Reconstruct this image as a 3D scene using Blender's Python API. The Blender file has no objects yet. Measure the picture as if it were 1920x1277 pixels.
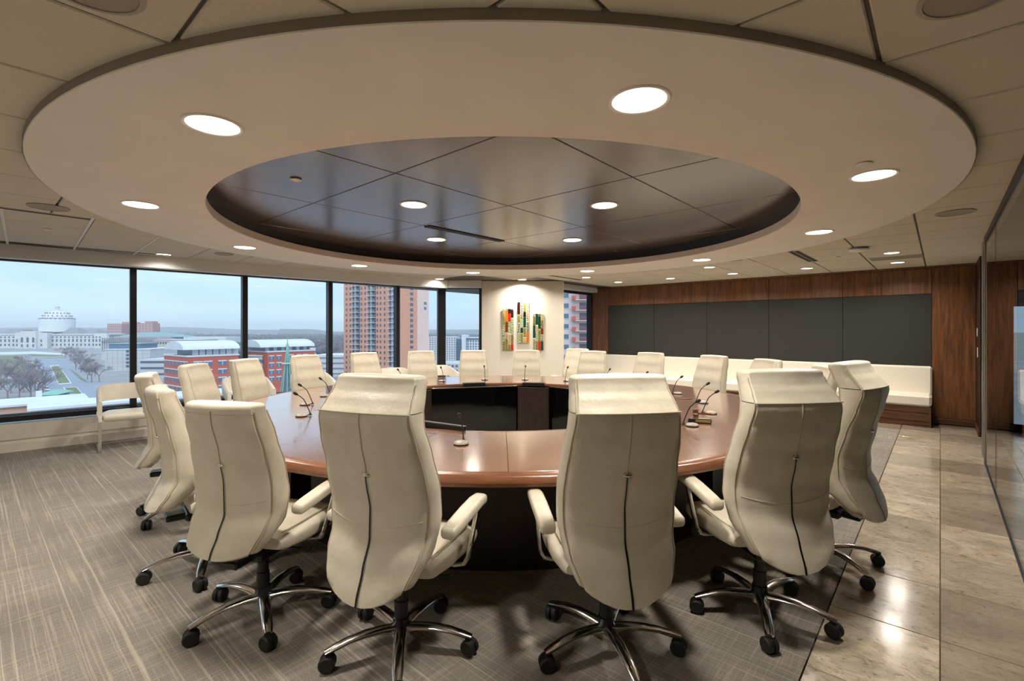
import bpy, math, random
from math import sin, cos, pi, radians as R, sqrt, atan2, hypot

random.seed(7)
S = bpy.context.scene
COL = S.collection

# ------------------------------------------------------------------ camera
F, HY, CX, EYE = 906.7, 619.0, 960.0, 1.45      # focal length and horizon in pixels of a 1920 x 1277 frame
YAW = math.atan(803 / F)
CY, SY = cos(YAW), sin(YAW)

def world(d, l, z=0.0):
    """depth along the view axis and lateral offset -> room coordinates"""
    return (l * CY - d * SY, d * CY + l * SY, z)

def on_plane(px, py, z):
    d = F * (EYE - z) / (py - HY)
    return world(d, (px - CX) / F * d, z)

def at_depth(px, py, d):
    return world(d, (px - CX) / F * d, EYE - (py - HY) * d / F)

cam_data = bpy.data.cameras.new('camera')
cam = bpy.data.objects.new('camera', cam_data)
COL.objects.link(cam)
cam.location = (0, 0, EYE)
cam.rotation_euler = (pi / 2, 0, YAW)
cam_data.sensor_width = 36
cam_data.lens = F / 1920 * 36
cam_data.shift_y = (HY - 1277 / 2) / 1920
cam_data.clip_start = 0.02
cam_data.clip_end = 20000
S.camera = cam

# ------------------------------------------------------------------ sky
W = bpy.data.worlds.new('sky')
S.world = W
W.use_nodes = True
nt = W.node_tree
nt.nodes.clear()
def wn(t, **kw):
    n = nt.nodes.new(t)
    for k, v in kw.items():
        setattr(n, k, v)
    return n
out = wn('ShaderNodeOutputWorld'); bg = wn('ShaderNodeBackground')
tc = wn('ShaderNodeTexCoord'); mp = wn('ShaderNodeMapping'); nz = wn('ShaderNodeTexNoise')
rp = wn('ShaderNodeValToRGB')
mp.inputs['Scale'].default_value = (1.0, 1.0, 5.0)
nz.inputs['Scale'].default_value = 2.2; nz.inputs['Detail'].default_value = 5; nz.inputs['Roughness'].default_value = 0.5
rp.color_ramp.elements[0].position = 0.32; rp.color_ramp.elements[0].color = (0.400, 0.610, 0.850, 1)
rp.color_ramp.elements[1].position = 0.70; rp.color_ramp.elements[1].color = (0.580, 0.770, 0.900, 1)
nt.links.new(tc.outputs['Generated'], mp.inputs['Vector']); nt.links.new(mp.outputs['Vector'], nz.inputs['Vector'])
nt.links.new(nz.outputs['Fac'], rp.inputs['Fac']); nt.links.new(rp.outputs['Color'], bg.inputs['Color'])
nt.links.new(bg.outputs['Background'], out.inputs['Surface'])
bg.inputs['Strength'].default_value = 1.34
# the sun behind thin winter cloud, high and behind the building: a broad soft light without shadows
sun_data = bpy.data.lights.new('sun', 'SUN'); sun_data.energy = 2.5; sun_data.angle = R(70); sun_data.color = (0.90, 0.96, 1.0)
sun = bpy.data.objects.new('sun', sun_data); COL.objects.link(sun); sun.rotation_euler = (R(38), 0, YAW + R(20))

# ------------------------------------------------------------------ exposure
S.view_settings.view_transform = 'Standard'
S.view_settings.look = 'None'
S.view_settings.gamma = 1.0
S.view_settings.use_curve_mapping = False
S.view_settings.exposure = 0.12
LAMP_W = 21.0                       # each downlight
LAMP_COLOR = (1.0, 0.915, 0.81)
S.cycles.use_denoising = True
S.cycles.max_bounces = 8
S.cycles.diffuse_bounces = 4
S.cycles.glossy_bounces = 4
S.cycles.transparent_max_bounces = 12
S.cycles.volume_bounces = 0
S.cycles.sample_clamp_indirect = 6.0
S.cycles.caustics_reflective = False
S.cycles.caustics_refractive = False

# ------------------------------------------------------------------ materials
def lin(c):
    return tuple(((x / 255) / 12.92 if x / 255 <= 0.04045 else ((x / 255 + 0.055) / 1.055) ** 2.4) for x in c)

MATS = {}
class Mat:
    def __init__(self, name, rough=0.5, metal=0.0, spec=0.5):
        self.m = bpy.data.materials.new(name); self.m.use_nodes = True
        self.t = self.m.node_tree
        self.b = self.t.nodes['Principled BSDF']
        self.b.inputs['Roughness'].default_value = rough
        self.b.inputs['Metallic'].default_value = metal
        self.b.inputs['Specular IOR Level'].default_value = spec
    def n(self, t, **kw):
        x = self.t.nodes.new(t)
        for k, v in kw.items():
            setattr(x, k, v)
        return x
    def l(self, a, b):
        self.t.links.new(a, b)
    def coords(self, scale, rot=(0, 0, 0), src='Object'):
        tc = self.n('ShaderNodeTexCoord'); mp = self.n('ShaderNodeMapping')
        mp.inputs['Scale'].default_value = scale; mp.inputs['Rotation'].default_value = rot
        self.l(tc.outputs[src], mp.inputs['Vector'])
        return mp.outputs['Vector']
    def noise(self, vec, scale=5, detail=4, rough=0.55, dist=0.0):
        x = self.n('ShaderNodeTexNoise')
        x.inputs['Scale'].default_value = scale; x.inputs['Detail'].default_value = detail
        x.inputs['Roughness'].default_value = rough; x.inputs['Distortion'].default_value = dist
        self.l(vec, x.inputs['Vector'])
        return x.outputs['Fac']
    def ramp(self, fac, stops):
        x = self.n('ShaderNodeValToRGB'); e = x.color_ramp.elements
        while len(e) < len(stops):
            e.new(0.5)
        for i, (p, c) in enumerate(stops):
            e[i].position = p; e[i].color = (*c, 1)
        self.l(fac, x.inputs['Fac'])
        return x.outputs['Color']
    def mix(self, fac, a, b, mode='MIX'):
        x = self.n('ShaderNodeMix', data_type='RGBA', blend_type=mode)
        for sock, v in ((x.inputs[0], fac), (x.inputs[6], a), (x.inputs[7], b)):
            if isinstance(v, (int, float)):
                sock.default_value = v
            elif isinstance(v, tuple):
                sock.default_value = (*v, 1)
            else:
                self.l(v, sock)
        return x.outputs[2]
    def math(self, op, a, b=0.0):
        x = self.n('ShaderNodeMath', operation=op)
        for sock, v in ((x.inputs[0], a), (x.inputs[1], b)):
            if isinstance(v, (int, float)):
                sock.default_value = v
            else:
                self.l(v, sock)
        return x.outputs[0]
    def color(self, c):
        if isinstance(c, tuple):
            self.b.inputs['Base Color'].default_value = (*c, 1)
        else:
            self.l(c, self.b.inputs['Base Color'])
        return self
    def bump(self, h, strength=0.2, dist=0.01):
        x = self.n('ShaderNodeBump'); x.inputs['Strength'].default_value = strength; x.inputs['Distance'].default_value = dist
        self.l(h, x.inputs['Height']); self.l(x.outputs['Normal'], self.b.inputs['Normal'])
        return self

def plain(name, rgb, rough=0.5, metal=0.0, spec=0.5, var=0.06, scale=8.0, bump=0.0):
    """a colour with a faint mottling, so that no surface is perfectly even"""
    a = Mat(name, rough, metal, spec)
    c = lin(rgb)
    f = a.noise(a.coords((1, 1, 1)), scale, 3)
    a.color(a.ramp(f, [(0.3, tuple(x * (1 - var) for x in c)), (0.7, tuple(min(1, x * (1 + var)) for x in c))]))
    if bump:
        a.bump(f, bump, 0.01)
    MATS[name] = a.m
    return a.m

def wood(name, dark, light, stretch, rough=0.4, spec=0.5, scale=6.0, contrast=(0.3, 0.7), coat=0.0, band=0.0, randomise=False):
    a = Mat(name, rough, 0, spec)
    v = a.coords(stretch)
    if randomise:
        oi = a.n('ShaderNodeObjectInfo')
        ad = a.n('ShaderNodeVectorMath', operation='ADD')
        cx = a.n('ShaderNodeCombineXYZ')
        m = a.math('MULTIPLY', oi.outputs['Random'], 37.0)
        a.l(m, cx.inputs[0]); a.l(m, cx.inputs[1]); a.l(m, cx.inputs[2])
        a.l(v, ad.inputs[0]); a.l(cx.outputs[0], ad.inputs[1])
        v = ad.outputs[0]
    f1 = a.noise(v, scale, 6, 0.6, 0.6)
    f2 = a.noise(v, scale * 5, 3, 0.6)
    f = a.math('ADD', a.math('MULTIPLY', f1, 0.72), a.math('MULTIPLY', f2, 0.28))
    a.color(a.ramp(f, [(contrast[0], lin(dark)), (contrast[1], lin(light))]))
    a.bump(f2, 0.06, 0.004)
    if coat:
        a.b.inputs['Coat Weight'].default_value = coat; a.b.inputs['Coat Roughness'].default_value = 0.14; a.b.inputs['Coat IOR'].default_value = 2.1
    MATS[name] = a.m
    return a.m

# leather
a = Mat('leather', 0.42, 0, 0.5)
f = a.noise(a.coords((1, 1, 1)), 9, 4); g = a.noise(a.coords((1, 1, 1)), 260, 2)
a.color(a.ramp(f, [(0.25, lin((200, 192, 172))), (0.75, lin((214, 207, 190)))]))
hgt = a.math('ADD', a.math('MULTIPLY', f, 1.0), a.math('MULTIPLY', g, 0.08))
a.bump(hgt, 0.25, 0.02)
MATS['leather'] = a.m
plain('leather_crease', (190, 180, 156), 0.6)
plain('zip_black', (16, 15, 16), 0.4)
plain('guest_vinyl', (232, 226, 212), 0.4)
plain('cushion_fabric', (236, 230, 216), 0.85, spec=0.2, scale=60, var=0.05, bump=0.15)
a = Mat('chrome', 0.12, 1.0); f = a.noise(a.coords((1, 1, 1)), 20, 3)
a.color((0.78, 0.77, 0.75)); a.l(a.ramp(f, [(0.3, (0.10,) * 3), (0.7, (0.2,) * 3)]), a.b.inputs['Roughness']); MATS['chrome'] = a.m
plain('brushed_metal', (176, 172, 165), 0.3, 0.9, var=0.04)
plain('black_plastic', (17, 17, 18), 0.38)
plain('black_rubber', (22, 22, 23), 0.6)
plain('mic_grey', (172, 166, 152), 0.4, 0.2)
plain('white_plaster', (225, 218, 205), 0.75, spec=0.25, var=0.02, scale=30, bump=0.03)
plain('ring_plaster', (234, 230, 222), 0.7, spec=0.3, var=0.025, scale=3, bump=0.02)
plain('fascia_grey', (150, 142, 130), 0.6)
plain('valance_paint', (226, 228, 228), 0.45, var=0.02)
plain('sill_paint', (222, 215, 202), 0.5, var=0.03)
a = Mat('ceiling_tile', 0.9, 0, 0.1); f = a.noise(a.coords((1, 1, 1)), 160, 3, 0.7)
oi = a.n('ShaderNodeObjectInfo')
base = a.ramp(f, [(0.3, lin((208, 200, 184))), (0.7, lin((224, 216, 200)))])
a.color(a.mix(a.math('MULTIPLY', oi.outputs['Random'], 0.10), base, lin((186, 178, 162)))); a.bump(f, 0.3, 0.006)
MATS['ceiling_tile'] = a.m
plain('ceiling_grid', (88, 82, 74), 0.7)
plain('bar_white', (226, 222, 212), 0.5)
plain('speaker_grille', (158, 150, 138), 0.7, var=0.12, scale=400)
plain('vent_grey', (168, 160, 146), 0.6)
plain('vent_black', (20, 20, 20), 0.7)
plain('window_frame', (19, 20, 25), 0.4)
plain('frame_side', (96, 112, 134), 0.35)
plain('grey_fabric', (63, 63, 62), 0.95, spec=0.1, scale=120, var=0.10, bump=0.2)
plain('white_plastic', (230, 228, 222), 0.4)
plain('brass', (178, 160, 112), 0.35, 0.8)
plain('tile_bed', (110, 98, 84), 0.9)
plain('screen_gloss', (6, 6, 8), 0.06, spec=0.6)
plain('concrete_slab', (150, 148, 144), 0.9)
plain('corridor_dark', (60, 50, 44), 0.8)
plain('corridor_floor', (120, 106, 88), 0.4)

wood('walnut_panel', (58, 35, 18), (148, 95, 54), (9, 9, 0.55), 0.42, scale=2.2, randomise=True, contrast=(0.32, 0.72))
wood('walnut_bench', (42, 25, 14), (122, 80, 50), (0.6, 8, 8), 0.4, scale=2.4, randomise=True, contrast=(0.32, 0.72))
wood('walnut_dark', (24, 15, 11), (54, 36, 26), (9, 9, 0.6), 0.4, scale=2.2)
wood('table_veneer', (112, 72, 50), (154, 106, 78), (9, .9, 1), 0.26, 0.8, scale=2.2, randomise=True, contrast=(0.25, 0.75), coat=1.0)
wood('table_edge', (104, 66, 46), (146, 98, 70), (1, 1, 12), 0.25, 0.55, scale=3.0)
wood('gavel_wood', (70, 30, 16), (132, 72, 44), (4, 4, 4), 0.3, scale=4)
# dark sheen panels of the recess
a = Mat('dark_panel', 0.24, 0, 0.6)
v = a.coords((1.2, 26, 1)); f = a.noise(v, 5, 5, 0.65)
a.color(a.ramp(f, [(0.3, lin((74, 65, 64))), (0.7, lin((94, 84, 81)))]))
a.bump(f, 0.02, 0.002)
a.b.inputs['Coat Weight'].default_value = 0.5; a.b.inputs['Coat Roughness'].default_value = 0.2
MATS['dark_panel'] = a.m
plain('recess_dark', (44, 40, 42), 0.5)

# carpet: fine loop pile, pale threads running towards the windows, crosswise weave
a = Mat('carpet', 0.95, 0, 0.08)
wob = a.noise(a.coords((1, 1, 1)), 3.0, 3)
vx = a.coords((1, 1, 1))
ad = a.n('ShaderNodeVectorMath', operation='ADD'); cxyz = a.n('ShaderNodeCombineXYZ')
a.l(a.math('MULTIPLY', wob, 0.010), cxyz.inputs[1]); a.l(vx, ad.inputs[0]); a.l(cxyz.outputs[0], ad.inputs[1])
def stretch(vec, sc):
    m = a.n('ShaderNodeMapping'); m.inputs['Scale'].default_value = sc; a.l(vec, m.inputs['Vector']); return m.outputs['Vector']
n1 = a.noise(stretch(ad.outputs[0], (0.20, 62, 1)), 1.0, 2, 0.5)      # broad threads along X
n2 = a.noise(stretch(ad.outputs[0], (1.4, 85, 1)), 1.0, 2, 0.6)      # fine threads along X
n3 = a.noise(stretch(ad.outputs[0], (95, 2.6, 1)), 1.0, 2, 0.6)      # cross threads
n4 = a.noise(a.coords((1, 1, 1)), 210, 2)                            # pile
n5 = a.noise(a.coords((1, 1, 1)), 1.6, 3)
basec = a.ramp(n4, [(0.25, lin((110, 106, 100))), (0.75, lin((162, 157, 149)))])
basec = a.mix(a.ramp(n3, [(0.50, (0, 0, 0)), (0.68, (0.55,) * 3)]), basec, lin((180, 168, 150)))
basec = a.mix(a.ramp(n2, [(0.52, (0, 0, 0)), (0.70, (0.6,) * 3)]), basec, lin((188, 176, 158)))
basec = a.mix(a.ramp(n1, [(0.60, (0, 0, 0)), (0.68, (0.50,) * 3)]), basec, lin((204, 196, 180)))
basec = a.mix(a.ramp(n5, [(0.35, (0.16,) * 3), (0.65, (0, 0, 0))]), basec, lin((70, 62, 54)))
a.color(basec); a.bump(n4, 0.5, 0.006)
MATS['carpet'] = a.m

# veined polished stone, each tile a little different
a = Mat('stone', 0.2, 0, 0.5)
oi = a.n('ShaderNodeObjectInfo'); rnd = oi.outputs['Random']
v = a.coords((1, 1, 1)); ad = a.n('ShaderNodeVectorMath', operation='ADD'); cxyz = a.n('ShaderNodeCombineXYZ')
m = a.math('MULTIPLY', rnd, 53.0); a.l(m, cxyz.inputs[0]); a.l(m, cxyz.inputs[1]); a.l(m, cxyz.inputs[2])
a.l(v, ad.inputs[0]); a.l(cxyz.outputs[0], ad.inputs[1])
def st2(sc, rz=0.0):
    mm = a.n('ShaderNodeMapping'); mm.inputs['Scale'].default_value = sc; mm.inputs['Rotation'].default_value = (0, 0, rz); a.l(ad.outputs[0], mm.inputs['Vector']); return mm.outputs['Vector']
v1 = a.noise(st2((1.6, 2.6, 1), 0.35), 1.9, 12, 0.80, 0.9)
v2 = a.noise(st2((2.2, 4.5, 1), 0.35), 6.0, 8, 0.78, 1.6)
c1 = a.ramp(v1, [(0.30, lin((142, 129, 112))), (0.50, lin((192, 178, 157))), (0.70, lin((228, 216, 198)))])
c1 = a.mix(a.ramp(v2, [(0.36, (0.85,) * 3), (0.46, (0, 0, 0))]), c1, lin((96, 84, 70)))
c1 = a.mix(a.math('MULTIPLY', rnd, 0.72), c1, lin((120, 108, 94)))
a.color(c1); a.l(a.ramp(v2, [(0.3, (0.10,) * 3), (0.7, (0.20,) * 3)]), a.b.inputs['Roughness'])
MATS['stone'] = a.m

# clear glass: passes light straight through, mirrors at grazing angles
def glass(name, tint, ior=1.5, extra=0.0):
    a = Mat(name); t = a.t; t.nodes.remove(a.b)
    o = [n for n in t.nodes if n.type == 'OUTPUT_MATERIAL'][0]
    tr = a.n('ShaderNodeBsdfTransparent'); gl = a.n('ShaderNodeBsdfGlossy'); mx = a.n('ShaderNodeMixShader')
    fr = a.n('ShaderNodeFresnel'); fr.inputs['IOR'].default_value = ior
    tr.inputs['Color'].default_value = (*tint, 1); gl.inputs['Roughness'].default_value = 0.0
    f = a.noise(a.coords((1, 1, 1)), 0.7, 2)
    geo = a.n('ShaderNodeNewGeometry')
    fac = a.math('MULTIPLY', fr.outputs[0], a.math('SUBTRACT', 1.0, geo.outputs['Backfacing']))
    fac = a.math('MULTIPLY', fac, a.math('ADD', a.math('MULTIPLY', f, 0.1), 0.95 + extra))
    a.l(fac, mx.inputs[0]); a.l(tr.outputs[0], mx.inputs[1]); a.l(gl.outputs[0], mx.inputs[2]); a.l(mx.outputs[0], o.inputs[0])
    MATS[name] = a.m
glass('window_glass', (0.985, 0.99, 1.0), 1.35)
glass('partition_glass', (0.90, 0.93, 0.92), 1.5)
a = Mat('lamp_lens'); a.color((1, 0.95, 0.85))
a.b.inputs['Emission Color'].default_value = (1.0, 0.86, 0.66, 1); a.b.inputs['Emission Strength'].default_value = 9.0
MATS['lamp_lens'] = a.m
M = MATS

# ------------------------------------------------------------------ mesh builder
class MB:
    def __init__(self):
        self.v = []; self.f = []
    def add(self, vs, fs):
        o = len(self.v); self.v += vs; self.f += [tuple(i + o for i in f) for f in fs]
        return self
    def box(self, x0, x1, y0, y1, z0, z1):
        vs = [(x, y, z) for z in (z0, z1) for y in (y0, y1) for x in (x0, x1)]
        return self.add(vs, [(0, 2, 3, 1), (4, 5, 7, 6), (0, 1, 5, 4), (2, 6, 7, 3), (0, 4, 6, 2), (1, 3, 7, 5)])
    def cbox(self, x0, x1, y0, y1, z0, z1, b):
        """box with chamfered edges"""
        b = min(b, (x1 - x0) * .49, (y1 - y0) * .49, (z1 - z0) * .49)
        vs = []; idx = {}
        for i, (x, sx) in enumerate(((x0, 1), (x1, -1))):
            for j, (y, sy) in enumerate(((y0, 1), (y1, -1))):
                for k, (z, sz) in enumerate(((z0, 1), (z1, -1))):
                    for ax in range(3):
                        idx[i, j, k, ax] = len(vs)
                        vs.append((x + (0 if ax == 0 else sx * b), y + (0 if ax == 1 else sy * b), z + (0 if ax == 2 else sz * b)))
        fs = []
        def q(*t):
            fs.append(tuple(idx[x] for x in t))
        for i in (0, 1):
            t = [(i, 0, 0, 0), (i, 1, 0, 0), (i, 1, 1, 0), (i, 0, 1, 0)]; q(*(t[::-1] if i == 0 else t))
            t = [(0, i, 0, 1), (0, i, 1, 1), (1, i, 1, 1), (1, i, 0, 1)]; q(*(t[::-1] if i == 0 else t))
            t = [(0, 0, i, 2), (1, 0, i, 2), (1, 1, i, 2), (0, 1, i, 2)]; q(*(t[::-1] if i == 0 else t))
        for i in (0, 1):
            for j in (0, 1):
                t = [(i, j, 0, 0), (i, j, 1, 0), (i, j, 1, 1), (i, j, 0, 1)]; q(*(t if (i + j) % 2 == 0 else t[::-1]))
                t = [(i, 0, j, 0), (i, 1, j, 0), (i, 1, j, 2), (i, 0, j, 2)]; q(*(t[::-1] if (i + j) % 2 == 0 else t))
                t = [(0, i, j, 1), (1, i, j, 1), (1, i, j, 2), (0, i, j, 2)]; q(*(t if (i + j) % 2 == 0 else t[::-1]))
                for k in (0, 1):
                    t = [(i, j, k, 0), (i, j, k, 1), (i, j, k, 2)]; q(*(t if (i + j + k) % 2 == 1 else t[::-1]))
        return self.add(vs, fs)
    def loft(self, rings, cap0=True, cap1=True, closed=True):
        n = len(rings[0]); vs = [p for r in rings for p in r]; fs = []
        for i in range(len(rings) - 1):
            for j in range(n if closed else n - 1):
                k = (j + 1) % n
                fs.append((i * n + j, i * n + k, (i + 1) * n + k, (i + 1) * n + j))
        if cap0: fs.append(tuple(range(n))[::-1])
        if cap1: fs.append(tuple((len(rings) - 1) * n + j for j in range(n)))
        return self.add(vs, fs)
    def tube(self, pts, r, n=8, flat=None):
        """round bar along points; r a number or one radius per point; flat=(a, b) scales the section"""
        rings = []; m = len(pts)
        prev = None
        for i, p in enumerate(pts):
            q0 = pts[max(i - 1, 0)]; q1 = pts[min(i + 1, m - 1)]
            t = [q1[k] - q0[k] for k in range(3)]; L = sqrt(sum(x * x for x in t)) or 1; t = [x / L for x in t]
            up = (0, 0, 1) if abs(t[2]) < 0.95 else (0, 1, 0)
            if prev is not None: up = prev
            s = (t[1] * up[2] - t[2] * up[1], t[2] * up[0] - t[0] * up[2], t[0] * up[1] - t[1] * up[0])
            L = sqrt(sum(x * x for x in s)) or 1; s = [x / L for x in s]
            u = (s[1] * t[2] - s[2] * t[1], s[2] * t[0] - s[0] * t[2], s[0] * t[1] - s[1] * t[0])
            prev = u
            rr = r[i] if isinstance(r, (list, tuple)) else r
            fa, fb = (1, 1) if flat is None else (flat[i] if isinstance(flat, list) else flat)
            rings.append([tuple(p[k] + rr * (fa * cos(2 * pi * j / n) * s[k] + fb * sin(2 * pi * j / n) * u[k]) for k in range(3)) for j in range(n)])
        return self.loft(rings)
    def lathe(self, prof, n=24, c=(0, 0, 0), a0=0.0, a1=2 * pi, sx=1.0, sy=1.0):
        """prof: (radius, z) list turned about the vertical through c"""
        full = abs(a1 - a0 - 2 * pi) < 1e-6
        k = n if full else n + 1
        vs = []; fs = []
        for i in range(k):
            t = a0 + (a1 - a0) * i / n
            for r, z in prof: vs.append((c[0] + r * cos(t) * sx, c[1] + r * sin(t) * sy, c[2] + z))
        m = len(prof)
        for i in range(n):
            i2 = (i + 1) % k
            for j in range(m - 1):
                fs.append((i * m + j, i2 * m + j, i2 * m + j + 1, i * m + j + 1))
        return self.add(vs, fs)
    def ring(self, r0, r1, z0, z1, n=48, a0=0.0, a1=2 * pi, c=(0, 0, 0), b=0.0):
        """solid annulus or sector with optional chamfer b"""
        prof = [(r0, z0 + b), (r0 + b, z0), (r1 - b, z0), (r1, z0 + b), (r1, z1 - b), (r1 - b, z1), (r0 + b, z1), (r0, z1 - b)] if b else [(r0, z0), (r1, z0), (r1, z1), (r0, z1)]
        self.lathe(prof + [prof[0]], n, c, a0, a1)
        if abs(a1 - a0 - 2 * pi) > 1e-6:
            for a, rev in ((a0, False), (a1, True)):
                vs = [(c[0] + r * cos(a), c[1] + r * sin(a), c[2] + z) for r, z in prof]
                f = tuple(range(len(vs)))
                self.add(vs, [f if not rev else f[::-1]])
        return self
    def disc_prism(self, r, z0, z1, n=24, c=(0, 0, 0), sx=1, sy=1):
        self.loft([[(c[0] + r * sx * cos(2 * pi * i / n), c[1] + r * sy * sin(2 * pi * i / n), c[2] + z) for i in range(n)] for z in (z0, z1)])
        return self
    def prism(self, poly, z0, z1):
        return self.loft([[(x, y, z) for x, y in poly] for z in (z0, z1)])
    def xf(self, fn):
        self.v = [fn(p) for p in self.v]; return self
    def mesh(self, name, mat, angle=38, smooth=True):
        me = bpy.data.meshes.new(name); me.from_pydata(self.v, [], self.f)
        me.materials.append(M[mat] if isinstance(mat, str) else mat)
        if smooth:
            me.polygons.foreach_set('use_smooth', [True] * len(me.polygons))
            me.set_sharp_from_angle(angle=R(angle))
        me.update()
        return me
    def obj(self, name, mat, parent=None, angle=38, smooth=True):
        return link(name, self.mesh(name, mat, angle, smooth), parent)

def link(name, me, parent=None, loc=None, rz=0.0):
    o = bpy.data.objects.new(name, me); COL.objects.link(o)
    if parent: o.parent = parent
    if loc: o.location = loc
    if rz: o.rotation_euler = (0, 0, rz)
    return o

def tag(o, label=None, cat=None, group=None, kind=None):
    if label: o['label'] = label
    if cat: o['category'] = cat
    if group: o['group'] = group
    if kind: o['kind'] = kind
    return o

def empty(name, loc=(0, 0, 0), rz=0.0):
    o = bpy.data.objects.new(name, None); COL.objects.link(o)
    o.location = loc; o.rotation_euler = (0, 0, rz); o.empty_display_size = 0.1
    return o

def dup(root, loc, rz, label=None):
    r = root.copy(); COL.objects.link(r); r.location = loc; r.rotation_euler = (0, 0, rz)
    if label: r['label'] = label
    for ch in list(root.children):
        c = ch.copy(); COL.objects.link(c); c.parent = r
        for g in list(ch.children):
            d = g.copy(); COL.objects.link(d); d.parent = c
    return r

def struct(mb, name, mat, parent=None, **kw):
    o = mb.obj(name, mat, parent, **kw)
    if not parent: o['kind'] = 'structure'
    return o

# ================================================================== ROOM SHELL
CEIL, RING_Z = 2.453, 2.412
TC = (-3.37, 3.68)                   # centre of the table
RC = (-3.40, 3.74)                   # centre of the ceiling ring
YB = 10.0                            # back wall
XG = 0.37                            # glass partition
Y0 = -3.0                            # wall behind the camera
def wx(y): return -8.33 + 0.112 * y  # window wall

# --- floor: slab, carpet, stone tiles
fl = struct(MB().box(-9.2, 3.2, Y0 - .3, 10.4, -0.25, -0.012), 'floor', 'tile_bed')
MB().add([(wx(Y0) + .02, Y0, 0.0), (-0.44, Y0, 0.0), (-0.44, 9.02, 0.0), (-6.3, 9.02, 0.0), (-7.6, 6.6, 0.0), (wx(6.4) + .02, 6.4, 0.0)], [(0, 1, 2, 3, 4, 5)]).obj('carpet', 'carpet', fl)
tile_me = {}
def tile(x0, x1, y0, y1):
    key = (round(x1 - x0, 3), round(y1 - y0, 3))
    if key not in tile_me:
        tile_me[key] = MB().cbox(0.0025, key[0] - 0.0025, 0.0025, key[1] - 0.0025, -0.012, 0.0, 0.002).mesh('floor_tile', 'stone')
    link('floor_tile', tile_me[key], fl, (x0, y0, 0))
P = 0.607
ys = [3.02 + P * k for k in range(-10, 12)]
for i in range(len(ys) - 1):
    y0, y1 = ys[i], min(ys[i + 1], YB + .1)
    if y1 <= y0 + .05: continue
    tile(-0.437, 0.0, y0, y1)
    for k in range(4):
        tile(P * k, P * (k + 1), y0, y1)
for k in range(1, 10):               # the strip of stone along the bench
    x1 = -0.44 - P * (k - 1)
    tile(x1 - P, x1, 9.02, 9.02 + P * .98)
    if k < 3: pass

# --- ceiling: bar grid and tiles; the hung ring; the recessed dark panels
def ceiling_plate():
    """backing above the tiles, open over the recess"""
    mb = MB(); n = 64; r = 3.2
    sq = []
    for i in range(n):
        t = 2 * pi * (i + .5) / n; c_, s_ = cos(t), sin(t); k = 1 / max(abs(c_) / 6.4, abs(s_) / 7.0)
        sq.append((RC[0] + c_ * k, RC[1] + s_ * k))
    ins = [(RC[0] + r * cos(2 * pi * (i + .5) / n), RC[1] + r * sin(2 * pi * (i + .5) / n)) for i in range(n)]
    vs = [(x, y, z) for z in (CEIL + .012, CEIL + .06) for ringp in (sq, ins) for x, y in ringp]
    fs = []
    for i in range(n):
        k = (i + 1) % n
        fs += [(i, n + i, n + k, k), (2 * n + i, 2 * n + k, 3 * n + k, 3 * n + i)]
    return mb.add(vs, fs)
ce = struct(ceiling_plate(), 'ceiling', 'ceiling_grid')
PX, PY = 0.618, 0.602
ct = MB().cbox(0.007, PX - 0.007, 0.007, PY - 0.007, 0, 0.02, 0.005).mesh('ceiling_tile', 'ceiling_tile')
for i in range(-9, 1):
    for j in range(-5, 17):
        x0 = -0.17 + PX * i; y0 = 0.484 + PY * j
        xc, yc = x0 + PX / 2, y0 + PY / 2
        if y0 > YB or y0 < Y0 - PY or x0 > .4: continue
        far = max(hypot(x - RC[0], y - RC[1]) for x in (x0, x0 + PX) for y in (y0, y0 + PY))
        near = min(hypot(x - RC[0], y - RC[1]) for x in (x0, x0 + PX, xc) for y in (y0, y0 + PY, yc))
        if far < 3.5 or near < 2.75: continue
        link('ceiling_tile', ct, ce, (x0, y0, CEIL))
# the tiles by the windows follow the slanted window wall
ct2 = MB().cbox(-1.0, -0.005, 0.005, 0.585 - 0.005, 0, 0.02, 0.005)
xs0 = -0.17 - PX * 9
ctm = []
for k in range(2):
    w_ = PX if k == 0 else 1.6
    mb = MB().cbox(-w_ + 0.005, -0.005, 0.006, 0.585 - 0.006, 0, 0.02, 0.005).xf(lambda p: (p[0], p[1] - 0.056 * p[0], p[2]))
    ctm.append(mb.mesh('ceiling_tile', 'ceiling_tile'))
for j in range(-6, 12):
    y0 = 0.185 + 0.585 * j
    for k in range(2):
        x1 = xs0 - k * PX
        if hypot(x1 - (PX / 2) - RC[0], y0 + .29 - RC[1]) < 3.1: continue
        if k == 1 and (y0 > 5.6): continue
        link('ceiling_tile', ctm[k], ce, (x1, y0 + (0.056 * PX if k else 0), CEIL))
for (xa, y_) in ((-5.78, .19), (-5.62, .75), (-6.25, 1.37)):
    L = -8.1 - xa
    MB().box(L, 0, -.011, .011, -0.006, 0.0).xf(lambda p: (p[0], p[1] - 0.056 * p[0], p[2])).obj('ceiling_bar', 'bar_white', ce).location = (xa, y_, CEIL)

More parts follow.
